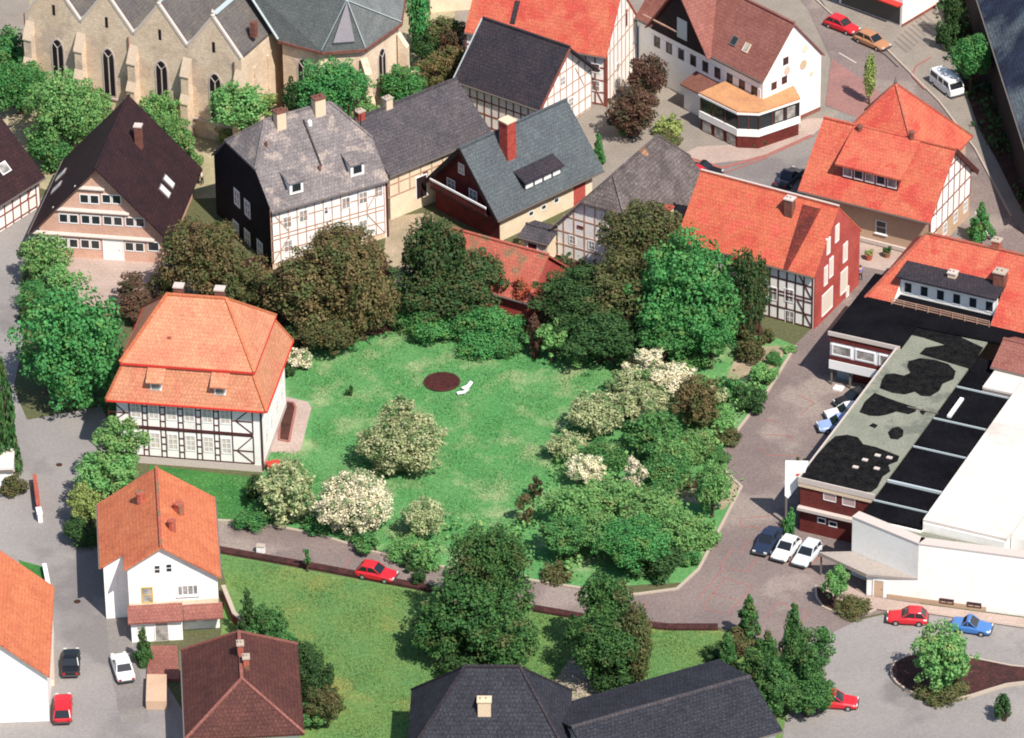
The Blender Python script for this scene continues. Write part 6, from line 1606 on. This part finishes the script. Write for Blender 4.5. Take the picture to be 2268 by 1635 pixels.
T(925, 40, 38, 72, 'column', 'bright', 'tall green tree right of the church roof')
T(985, 75, 50, 44, 'round', 'olive', 'dark olive tree below the cream house at the top')
T(940, 110, 34, 40, 'round', 'dark', 'dark tree in the shade behind the apse')
T(962, 158, 46, 42, 'airy', 'brown', 'brown budding tree above the dark grey roof')
T(1000, 110, 30, 50, 'round', 'brownred', 'brown tree left of the dark slate roof')
T(1000, 140, 46, 44, 'round', 'brown', 'brownish tree behind the dark grey roof ridge')
T(1432, 175, 46, 56, 'round', 'brownred', 'dark reddish tree in front of the restaurant, higher half')
T(1395, 248, 62, 56, 'round', 'brownred', 'dark reddish brown tree right of the tall half-timbered house')
T(1378, 282, 26, 20, 'bush', 'mid', 'green shrub at the foot of the reddish tree', name='shrub', cat='shrub')
T(1325, 326, 20, 36, 'cone', 'bright', 'small green conifer beside the blue-grey slate roof', name='conifer', cat='conifer')
T(1478, 272, 36, 30, 'bush', 'yellow', 'yellow flowering bush beside the restaurant bay', name='shrub', cat='shrub')
T(1486, 308, 34, 20, 'bush', 'olive', 'dark green low bush below the yellow bush', name='shrub', cat='shrub')
T(1662, 306, 24, 22, 'bush', 'dark', 'round dark green bush at the corner of the restaurant bay', name='shrub', cat='shrub')
T(1686, 312, 14, 12, 'bush', 'dark', 'small dark bush right of the round bush at the bay', name='shrub', cat='shrub')
T(1508, 350, 16, 14, 'bush', 'brownred', 'reddish dwarf bush above the dark parked car', name='shrub', cat='shrub')
T(1926, 168, 22, 44, 'column', 'yellow', 'slender yellow-green street tree in the paved corner', name='street_tree', hc=3.4)
T(2174, 488, 32, 44, 'cone', 'bright', 'green street tree beside the main street at the right edge', name='street_tree', hc=2.6)
T(2152, 128, 44, 52, 'round', 'bright', 'bright green tree in the dark riverside strip', hc=5)
T(2110, 30, 30, 60, 'column', 'dark', 'dark riverside tree at the top edge')
T(2100, 70, 26, 40, 'bush', 'dark', 'dark shrub behind the corner shop', name='shrub', cat='shrub')
for i, (x, y, k, a) in enumerate(((2114, 556, 'olive', 'left'), (2142, 566, 'brownred', 'middle'), (2128, 580, 'yellow', 'lower'))):
    T(x, y, 14, 11, 'bush', k, '%s low bush of the bed behind the balcony house roof' % a, name='shrub', cat='shrub')
# left garden
T(100, 578, 60, 56, 'round', 'light', 'light green tree against the pinkish gable house')
T(140, 630, 50, 44, 'airy', 'light', 'thin light green tree above the big left tree')
T(70, 650, 40, 40, 'bush', 'mid', 'green shrub beside the pale left road', name='shrub', cat='shrub')
T(62, 690, 26, 30, 'bush', 'dark', 'dark shrub casting shade on the left road', name='shrub', cat='shrub')
T(164, 786, 122, 140, 'round', 'bright', 'big bright green tree left of the orange manor', hc=6.0)
T(12, 915, 38, 125, 'cone', 'conifer', 'tall dark conifer at the left edge', name='conifer', cat='conifer')
T(30, 1072, 34, 28, 'bush', 'olive', 'clipped round bush beside the red brick wall', name='shrub', cat='shrub')
T(448, 568, 90, 88, 'round', 'brown', 'dark brown tree between the pinkish gable house and the manor', hc=6)
T(290, 640, 52, 38, 'airy', 'brownred', 'sparse reddish tree in front of the pinkish gable house')
T(300, 680, 46, 30, 'round', 'brownred', 'reddish shrubby tree behind the manor roof')
T(370, 630, 46, 40, 'airy', 'brown', 'bare brown tree behind the manor chimneys')
T(540, 640, 52, 60, 'round', 'olive', 'olive green tree behind the right end of the manor roof')
T(580, 690, 34, 26, 'bush', 'mid', 'green shrub touching the manor roof corner', name='shrub', cat='shrub')
T(500, 520, 40, 40, 'airy', 'brown', 'bare brown branches before the black slate gable')
# big brown group
T(765, 565, 82, 70, 'round', 'brown', 'tall light brown budding tree before the slate-roofed house', hc=9)
T(700, 640, 110, 96, 'round', 'brown', 'large brown tree at the north edge of the lawn, left half', hc=5.5)
T(802, 660, 84, 98, 'round', 'brown', 'large brown tree at the north edge of the lawn, right half', hc=5.5)
T(640, 650, 56, 56, 'round', 'dark', 'dark green tree at the left flank of the brown trees')
T(730, 730, 76, 52, 'round', 'olive', 'olive brown tree hanging over the lawn edge')
T(640, 740, 40, 36, 'bush', 'dark', 'dark shrub right of the manor roof', name='shrub', cat='shrub')
T(658, 792, 32, 28, 'bush', 'blossom', 'whitish blossoming shrub at the manor roof corner', name='shrub', cat='shrub')
T(638, 818, 20, 18, 'bush', 'dark', 'dark shrub against the manor side wall', name='shrub', cat='shrub')
# ivy mass: a clipped dense cone and its skirt
T(966, 558, 70, 84, 'round', 'ivy', 'ivy-covered column left of the red outbuilding', name='ivy_tree', cat='ivy', hc=7.5)
T(988, 632, 122, 78, 'round', 'ivy', 'broad dark ivy dome in front of the red outbuilding', name='ivy_tree', cat='ivy', hc=3.6)
T(1050, 612, 72, 66, 'round', 'ivy', 'ivy dome overlapping the red outbuilding roof', name='ivy_tree', cat='ivy', hc=4.2)
T(1150, 640, 30, 40, 'bush', 'pink', 'reddish dried creeper spread over the outbuilding', name='creeper', cat='creeper', hc=3)
T(1160, 570, 28, 40, 'airy', 'brown', 'brown twiggy tree over the red outbuilding')
for i, (x, y, rx, ry, lf, lab) in enumerate(((905, 690, 50, 42, 'mid', 'leftmost bright shrub north of the lawn'), (965, 720, 60, 40, 'bright', 'bright shrub below the dark ivy dome'),
        (1035, 708, 60, 44, 'bright', 'bright green shrub in the middle of the row north of the lawn'), (1105, 712, 60, 50, 'bright', 'tall bright shrub near the red outbuilding'),
        (1060, 755, 54, 32, 'bright', 'low bright shrub spilling on to the lawn'), (1125, 760, 44, 30, 'mid', 'low green shrub left of the small round tree'), (880, 650, 26, 22, 'mid', 'small green shrub beside the brown trees'))):
    T(x, y, rx, ry, 'bush', lf, lab, name='shrub', cat='shrub', group='shrubs along the north edge of the lawn')
T(1150, 660, 26, 30, 'airy', 'pink', 'reddish twiggy shrub in front of the outbuilding', name='shrub', cat='shrub')
T(1222, 752, 38, 44, 'round', 'light', 'small round green tree at the lawn edge', lift=.4)
T(1190, 735, 24, 60, 'bush', 'brownred', 'dark brown shrub left of the small round tree', name='shrub', cat='shrub')
T(1225, 615, 40, 28, 'round', 'dark', 'dark green tree before the white timbered gable')
T(1418, 532, 90, 88, 'round', 'olive', 'large olive tree before the mossy roof, upper crown', hc=9)
T(1275, 660, 92, 70, 'round', 'dark', 'dark tree left of the bright green tree', hc=5.5)
T(1375, 650, 100, 92, 'round', 'olive', 'dark olive tree behind the bright green tree', hc=6)
T(1325, 745, 92, 70, 'round', 'dark', 'dark low tree at the shady lawn corner', hc=3.5)
T(1280, 790, 34, 22, 'bush', 'light', 'small green shrub at the shady lawn corner', name='shrub', cat='shrub')
T(1520, 652, 116, 132, 'round', 'bright', 'tallest bright green tree before the brick house', hc=7.5)
T(1490, 730, 82, 66, 'round', 'bright', 'bright green tree at the foot of the tallest bright tree', hc=4.5)
T(1575, 740, 56, 60, 'round', 'bright', 'bright green tree next to the dark ivy by the brick house', hc=4.5)
T(1652, 655, 48, 98, 'column', 'ivy', 'dark ivy-clad tree against the brick house wall', hc=6)
T(1660, 760, 36, 40, 'bush', 'olive', 'dark shrub below the ivy-clad tree', name='shrub', cat='shrub')
T(1684, 640, 30, 66, 'column', 'ivy', 'narrow ivy-clad tree touching the timbered garden wall', hc=5)
T(1705, 745, 24, 20, 'bush', 'olive', 'small olive shrub at the timbered garden wall', name='shrub', cat='shrub')
T(1545, 790, 40, 26, 'bush', 'light', 'light green shrub below the bright trees', name='shrub', cat='shrub')
# orchard along the east street
O1 = 'blossoming trees of the orchard'
T(1440, 812, 70, 50, 'airy', 'blossom', 'cream blossoming tree in front of the dark shade', group=O1, hc=3)
T(1490, 845, 56, 40, 'round', 'blossom', 'cream blossoming tree nearest the garden wall', group=O1, hc=2.6)
T(1400, 860, 62, 46, 'round', 'blossomg', 'fading blossom tree in the middle of the orchard', group=O1)
T(1320, 920, 62, 52, 'round', 'blossomg', 'fading blossom tree over the lawn edge', group=O1)
T(1430, 900, 66, 50, 'round', 'blossomg', 'greenish fading blossom tree right of the lawn edge', group=O1)
T(1546, 895, 54, 62, 'round', 'brown', 'dark bare-looking tree in the orchard')
T(1450, 965, 70, 54, 'round', 'mid', 'green tree below the fading blossom trees')
T(1540, 985, 44, 40, 'bush', 'light', 'light green shrub below the dark orchard tree', name='shrub', cat='shrub')
T(1300, 1042, 46, 40, 'round', 'blossom', 'small cream blossoming tree right of the open lawn', group=O1)
T(1402, 1050, 34, 40, 'airy', 'blossom', 'narrow cream blossoming tree among green shrubs', group=O1)
T(1350, 1000, 50, 36, 'bush', 'mid', 'green shrub between two blossoming trees', name='shrub', cat='shrub')
T(1480, 1040, 60, 40, 'bush', 'mid', 'green shrub left of the red path', name='shrub', cat='shrub')
for i, (x, y, rx, ry, lf, lab) in enumerate(((1625, 850, 36, 36, 'mid', 'green shrub behind the street wall, upper end'), (1660, 880, 40, 34, 'dark', 'dark shrub behind the street wall near the bend'),
        (1690, 820, 34, 30, 'light', 'light shrub behind the street wall below the brick house'), (1600, 920, 36, 30, 'light', 'yellowish shrub between orchard and street'),
        (1615, 960, 34, 26, 'olive', 'olive shrub close to the street kerb'), (1745, 770, 20, 12, 'light', 'low green shrub at the brick house corner'), (1580, 870, 34, 30, 'blossomg', 'pale shrub right of the cream blossom'),
        (1715, 790, 22, 20, 'mid', 'small green shrub near the brick house'))):
    T(x, y, rx, ry, 'bush', lf, lab, name='shrub', cat='shrub', group='shrubs along the east street')
T(1578, 1080, 44, 62, 'round', 'light', 'light green tree beside the street kerb')
T(1525, 1068, 20, 18, 'bush', 'brownred', 'red-leaved shrub left of the light green street tree', name='shrub', cat='shrub')
T(1490, 1000, 50, 40, 'round', 'light', 'light green tree right of the narrow blossoming tree')
T(1590, 1005, 30, 26, 'bush', 'mid', 'green shrub at the inner kerb corner of the street', name='shrub', cat='shrub')
T(1560, 1170, 40, 40, 'bush', 'light', 'light green shrub leaning over the street kerb', name='shrub', cat='shrub')
T(1250, 985, 44, 34, 'round', 'blossomg', 'fading blossom tree nearest the open lawn', group=O1)
T(1450, 1090, 46, 34, 'bush', 'mid', 'green shrub above the bushy trees of the lower garden', name='shrub', cat='shrub')
# dense lower right garden
for i, (x, y, rx, ry, lf, lab) in enumerate(((1270, 1120, 66, 50, 'light', 'light green bushy tree at the right lawn edge'), (1350, 1105, 70, 46, 'light', 'light green bushy tree above the dark hollow'),
        (1430, 1135, 74, 50, 'light', 'light green bushy tree in the middle of the lower garden'), (1500, 1170, 64, 52, 'light', 'light green bushy tree nearest the street'),
        (1400, 1200, 84, 48, 'bright', 'bright green bushy tree over the dark lane shade'), (1250, 1185, 60, 46, 'mid', 'green bushy tree behind the tall birch'),
        (1320, 1180, 60, 44, 'light', 'light bushy tree between birch and lane'))):
    T(x, y, rx, ry, 'round', lf, lab, group='bushy trees of the lower garden', lift=.9)
T(1440, 1240, 70, 30, 'bush', 'dark', 'dark low shrub in the shade beside the lane', name='shrub', cat='shrub')
T(1530, 1232, 26, 22, 'bush', 'mid', 'green shrub at the lane corner', name='shrub', cat='shrub')
T(1230, 1262, 40, 16, 'bush', 'olive', 'low olive shrub at the lane kerb', name='shrub', cat='shrub')
T(1190, 1080, 22, 28, 'airy', 'brownred', 'thin brown shrub at the lawn edge', name='shrub', cat='shrub')
T(1160, 1130, 28, 34, 'airy', 'brown', 'brown shrub behind the tall birch', name='shrub', cat='shrub')
undergrowth('undergrowth', [(1180, 1090), (1240, 1020), (1260, 960), (1290, 880), (1380, 830), (1520, 830), (1640, 850), (1692, 866), (1598, 990), (1568, 1020), (1622, 1078), (1540, 1238), (1500, 1278), (1320, 1288), (1180, 1268), (960, 1238), (960, 1170), (1100, 1190)], 'light', 'tangled light green undergrowth of the orchard and lower garden', 1.5, 6, .17, 3)
undergrowth('undergrowth', [(860, 650), (1000, 700), (1190, 690), (1200, 775), (1060, 770), (950, 740), (870, 715)], 'mid', 'green undergrowth filling the north edge of the lawn', 1.1, 6, .2, 5)
undergrowth('undergrowth', [(1580, 1010), (1700, 865), (1750, 780), (1720, 760), (1620, 800), (1560, 860), (1540, 960)], 'olive', 'olive undergrowth between the orchard and the street wall', .8, 6, .18, 7, gap=.5)
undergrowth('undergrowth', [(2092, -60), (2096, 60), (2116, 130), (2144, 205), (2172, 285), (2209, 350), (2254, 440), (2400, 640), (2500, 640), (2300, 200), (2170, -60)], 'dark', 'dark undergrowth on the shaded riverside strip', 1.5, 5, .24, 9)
undergrowth('undergrowth', [(560, 1140), (700, 1165), (820, 1200), (955, 1240), (950, 1215), (840, 1180), (700, 1145), (600, 1120)], 'blossomg', 'pale mixed undergrowth on the verge above the lane', .6, 7, .14, 11, gap=.7)
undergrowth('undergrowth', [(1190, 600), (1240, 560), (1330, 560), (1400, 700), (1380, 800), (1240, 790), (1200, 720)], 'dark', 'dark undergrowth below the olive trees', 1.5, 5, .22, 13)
undergrowth('undergrowth', [(590, 720), (700, 770), (860, 735), (880, 640), (840, 560), (620, 640)], 'brown', 'brown undergrowth below the brown trees', 1.4, 4, .22, 15)
undergrowth('undergrowth', [(40, 560), (120, 540), (180, 620), (180, 700), (60, 720), (50, 640)], 'light', 'light green undergrowth beside the left road', 1.2, 6, .2, 17)
undergrowth('undergrowth', [(300, 640), (560, 560), (620, 640), (590, 700), (500, 690), (380, 700), (300, 690)], 'brown', 'brown undergrowth behind the manor', 1.3, 5, .2, 19)
grass('grass', [(350, 1046), (575, 1064), (600, 1000), (690, 1000), (694, 890), (640, 875), (640, 790), (860, 735), (1170, 740), (1290, 770), (1400, 830), (1260, 960), (1230, 1040), (1160, 1110), (1080, 1230), (955, 1225), (700, 1165), (600, 1150), (470, 1150)], 'lawn', 'short green grass of the big central lawn', 120000, .09, 2)
grass('grass', [(486, 1232), (960, 1320), (1180, 1360), (1590, 1402), (1700, 1436), (1600, 1470), (1240, 1560), (1000, 1640), (700, 1640), (640, 1400), (500, 1290)], 'dry', 'short yellowish grass of the lower lawn', 90000, .09, 4)
# lawn trees
T(888, 985, 92, 74, 'round', 'blossomg', 'broad fading blossom tree standing alone on the lawn', hc=3.2)
T(885, 925, 58, 56, 'airy', 'blossomg', 'pale loose tree rising behind the lone lawn tree', hc=4.4)
T(868, 1010, 50, 40, 'bush', 'blossomg', 'low skirt of pale shrub under the lone lawn tree', name='shrub', cat='shrub')
T(776, 866, 12, 14, 'bush', 'dark', 'tiny dark shrub on the open lawn', name='shrub', cat='shrub')
T(782, 1118, 82, 74, 'round', 'blossom', 'large cream blossoming tree at the lower lawn edge', group=O1, hc=3.4)
T(638, 1096, 72, 70, 'round', 'blossomg', 'fading blossom tree right of the manor corner', group=O1, hc=3.2)
T(640, 1040, 34, 30, 'airy', 'blossomg', 'thin pale shrub at the manor corner', name='shrub', cat='shrub')
T(570, 1082, 28, 34, 'bush', 'dark', 'dark shrub under the manor corner', name='shrub', cat='shrub')
T(938, 1148, 48, 46, 'round', 'blossomg', 'small pale blossoming tree left of the tall birch', group=O1)
T(700, 1160, 36, 20, 'bush', 'mid', 'green shrub between two blossoming trees above the lane', name='shrub', cat='shrub')
T(560, 1140, 46, 24, 'bush', 'mid', 'low green shrub at the end of the shaded lawn', name='shrub', cat='shrub')
T(820, 1200, 40, 20, 'bush', 'mid', 'green shrub at the lane above the red car', name='shrub', cat='shrub')
T(900, 1215, 46, 34, 'bush', 'light', 'light green shrub over the lane near the red car', name='shrub', cat='shrub')
T(945, 1225, 34, 40, 'bush', 'light', 'light green shrub left of the tall birch', name='shrub', cat='shrub')
T(926, 1272, 22, 24, 'bush', 'dark', 'dark shrub on the lane just behind the red car', name='shrub', cat='shrub')  # small dark leafy clump filling a dark spot beside the car
T(905, 1240, 20, 26, 'cone', 'dark', 'dark small conifer beside the lane kerb', name='conifer', cat='conifer')
# birch by the road, garden in the lower left
T(262, 988, 70, 66, 'airy', 'light', 'airy light green birch in front of the manor wall', hc=5.4)
T(240, 1056, 74, 62, 'round', 'light', 'light green birch above the orange gabled roof', hc=4.2)
T(196, 1118, 46, 48, 'round', 'yellow', 'yellow-green birch at the road side', hc=3)
T(186, 1172, 44, 36, 'bush', 'dark', 'dark shrub between the road and the orange roof', name='shrub', cat='shrub')
T(318, 1427, 28, 46, 'cone', 'conifer', 'small conifer in front of the white gabled house', name='conifer', cat='conifer')
T(548, 1362, 38, 62, 'cone', 'dark', 'dark spruce right of the white gabled house', name='conifer', cat='conifer')
for x, y, rx, ry, lf, lab in ((600, 1382, 46, 44, 'conifer', 'dark green shrub right of the spruce'), (575, 1405, 44, 26, 'mid', 'green shrub behind the brown roof'), (670, 1462, 46, 46, 'dark', 'dark shrub beside the brown roof, upper one'),
        (698, 1508, 48, 50, 'dark', 'dark shrub beside the brown roof, middle one'), (722, 1560, 46, 46, 'olive', 'olive shrub beside the brown roof, lowest one'), (635, 1425, 30, 30, 'mid', 'green shrub at the brown roof corner'), (690, 1580, 44, 22, 'mid', 'green shrub at the lower edge')):
    T(x, y, rx, ry, 'round', lf, lab, name='shrub', cat='shrub', group='shrubs around the brown hipped house')
T(680, 1232, 16, 24, 'airy', 'mid', 'young thin tree on the lane verge', hc=2.0)
# tall trees on the lower lawn
T(1085, 1250, 92, 92, 'round', 'darkmid', 'tall dark birch on the lower lawn, its upper crown over the lane', hc=9)
T(1060, 1345, 112, 92, 'round', 'darkmid', 'broad dark green tree under the tall birch crown', hc=6.2)
T(975, 1400, 66, 62, 'round', 'darkmid', 'dark green tree on the lawn side of the tall birch', hc=3.6)
T(1120, 1425, 76, 66, 'round', 'darkmid', 'dark green tree just above the dark hipped roof', hc=4.2)
T(1045, 1455, 76, 48, 'bush', 'dark', 'low dark mass at the foot of the tall birch', name='shrub', cat='shrub')
T(1340, 1330, 62, 72, 'round', 'darkmid', 'upper crown of the weeping birch by the patio', hc=7.6)
T(1340, 1420, 88, 78, 'round', 'darkmid', 'dark weeping birch above the patio', hc=5)
T(1410, 1420, 52, 84, 'column', 'olive', 'olive drooping tree right of the patio birch', hc=4.6)
T(1355, 1485, 66, 42, 'bush', 'dark', 'dark shrub at the patio edge', name='shrub', cat='shrub')
T(1658, 1368, 38, 56, 'cone', 'conifer', 'small conifer at the lane bend', name='conifer', cat='conifer')
T(1610, 1440, 34, 50, 'cone', 'conifer', 'light green conifer leftmost of the cluster by the dark gabled roof', name='conifer', cat='conifer', hc=2.6)
T(1675, 1480, 50, 50, 'airy', 'conifer', 'loose low conifer between the leftmost one and the cluster', name='conifer', cat='conifer', hc=3)
T(1640, 1420, 40, 34, 'bush', 'olive', 'dark bushes below the small conifer', name='shrub', cat='shrub')
T(1590, 1450, 40, 26, 'bush', 'dark', 'dark shrub at the edge of the dry lawn', name='shrub', cat='shrub')
T(1757, 1415, 48, 86, 'cone', 'conifer', 'tallest conifer of the cluster beside the pale plaza', name='conifer', cat='conifer', hc=5.2)
T(1812, 1430, 52, 50, 'airy', 'conifer', 'loose conifer branches reaching over the pale plaza', name='conifer', cat='conifer', hc=5)
T(1700, 1450, 50, 60, 'cone', 'darkmid', 'conifer left of the tallest one in the cluster', name='conifer', cat='conifer', hc=3.6)
T(1715, 1510, 60, 64, 'cone', 'conifer', 'dark conifer over the end of the dark gabled roof', name='conifer', cat='conifer', hc=4)
T(1795, 1490, 54, 70, 'cone', 'conifer', 'broad conifer at the plaza edge above the red car', name='conifer', cat='conifer', hc=4)
T(1752, 1500, 66, 50, 'round', 'darkmid', 'bushy conifer in the middle of the cluster', name='conifer', cat='conifer', hc=3)
T(1790, 1540, 60, 44, 'round', 'conifer', 'low dark conifer before the red car at the lower edge', name='conifer', cat='conifer', hc=2.6)
T(1850, 1290, 32, 42, 'round', 'light', 'small light green tree on the curved bed', name='street_tree', hc=3.4)
T(1880, 1345, 50, 12, 'bush', 'olive', 'low olive planting along the curved bed', name='shrub', cat='shrub', hc=.35)
T(2088, 1456, 70, 76, 'round', 'light', 'bright green tree on the island bed', name='street_tree', hc=4.2)
T(2085, 1530, 60, 18, 'bush', 'olive', 'low planting along the edge of the island bed', name='shrub', cat='shrub', hc=.5)
T(2226, 1566, 26, 34, 'bush', 'dark', 'dark shrub in the lower right corner', name='shrub', cat='shrub')
T(1748, 1150, 18, 46, 'bush', 'bright', 'green creeper strip between the sign and the brick block', name='shrub', cat='shrub', hc=1.8)
T(1775, 1025, 20, 20, 'bush', 'olive', 'olive shrub behind the white sign', name='shrub', cat='shrub', hc=.8)

# ================================================================ cars and people
P_ = carpaint
red = P_('red', (.55, .02, .03)); white = P_('white', (.75, .75, .73)); black = P_('black', (.012, .013, .016)); blue = P_('blue', (.05, .16, .42)); tan = P_('tan', (.42, .2, .1)); silver = P_('silver_white', (.6, .64, .66)); darkb = P_('dark_blue', (.02, .03, .06)); lblue = P_('light_blue', (.28, .38, .6))
car((158, 1440), (156, 1496), black, 'black car driving up the left road', 'sedan', name='car', group='cars')
car((262, 1450), (281, 1508), white, 'white car parked beside the white gabled house', 'sedan', group='cars')
car((140, 1540), (138, 1600), red, 'bright red car at the lower left edge', 'hatch', group='cars')
car((876, 1278), (792, 1262), red, 'red car on the narrow lane beside the lawn', 'hatch', group='cars')
car((1897, 70), (1833, 45), red, 'red car parked at the top right kerb', 'hatch', group='cars')
car((1964, 106), (1900, 78), tan, 'tan brown car behind the red one at the top right kerb', 'hatch', group='cars')
car((2128, 217), (2066, 168), white, 'white van parked on the right pavement', 'van', name='parked_van', cat='van', group='cars', Lc=4.3)
car((1596, 386), (1524, 370), black, 'black car parked in the square below the restaurant', 'sedan', group='cars')
car((1506, 372), (1560, 400), red, 'red car half hidden behind the mossy roof', 'hatch', group='cars', z=.3)
car((1768, 375), (1728, 412), darkb, 'dark blue car in the shade of the big red roof', 'sedan', group='cars')
car((1840, 920), (1900, 912), white, 'white car nose out under the flat roof edge', 'hatch', group='cars')
car((1822, 945), (1884, 938), lblue, 'light blue car below the white one at the flat roof edge', 'hatch', group='cars')
car((1868, 892), (1910, 880), black, 'black car highest of the three at the flat roof edge', 'hatch', group='cars')
car((1682, 1226), (1720, 1172), darkb, 'dark car leftmost of the three by the brick block', 'sedan', group='cars')
car((1722, 1240), (1760, 1196), white, 'white car in the middle of the three by the brick block', 'hatch', group='cars')
car((1768, 1252), (1806, 1208), silver, 'silvery white car rightmost of the three by the brick block', 'estate', group='cars')
car((1970, 1366), (2050, 1370), red, 'red car parked below the white hall wall', 'hatch', group='cars')
car((2192, 1394), (2112, 1382), blue, 'blue car parked below the white hall wall', 'sedan', group='cars')
car((1882, 1556), (1826, 1552), red, 'red car at the lower edge behind the conifers', 'hatch', group='cars')
cl = lambda n, c: M('cloth_' + n, c, rough=.9)
person(1905, 622, 'person in a blue shirt walking beside the brick house', cl('blue', (.12, .2, .6)), cl('dark', (.03, .03, .04)), .6, group='people walking')
person(1897, 628, 'person in dark clothes walking beside the one in blue', cl('black', (.03, .025, .03)), cl('brown', (.08, .04, .03)), .8, group='people walking')
person(440, 408, 'person in a red jacket between the gable houses', cl('red', (.55, .03, .04)), cl('dark', (.03, .03, .04)), 2.5, group='people walking')
person(448, 410, 'person in a white shirt beside the one in red', cl('white', (.7, .7, .68)), cl('dark', (.03, .03, .04)), 1.5, group='people walking')
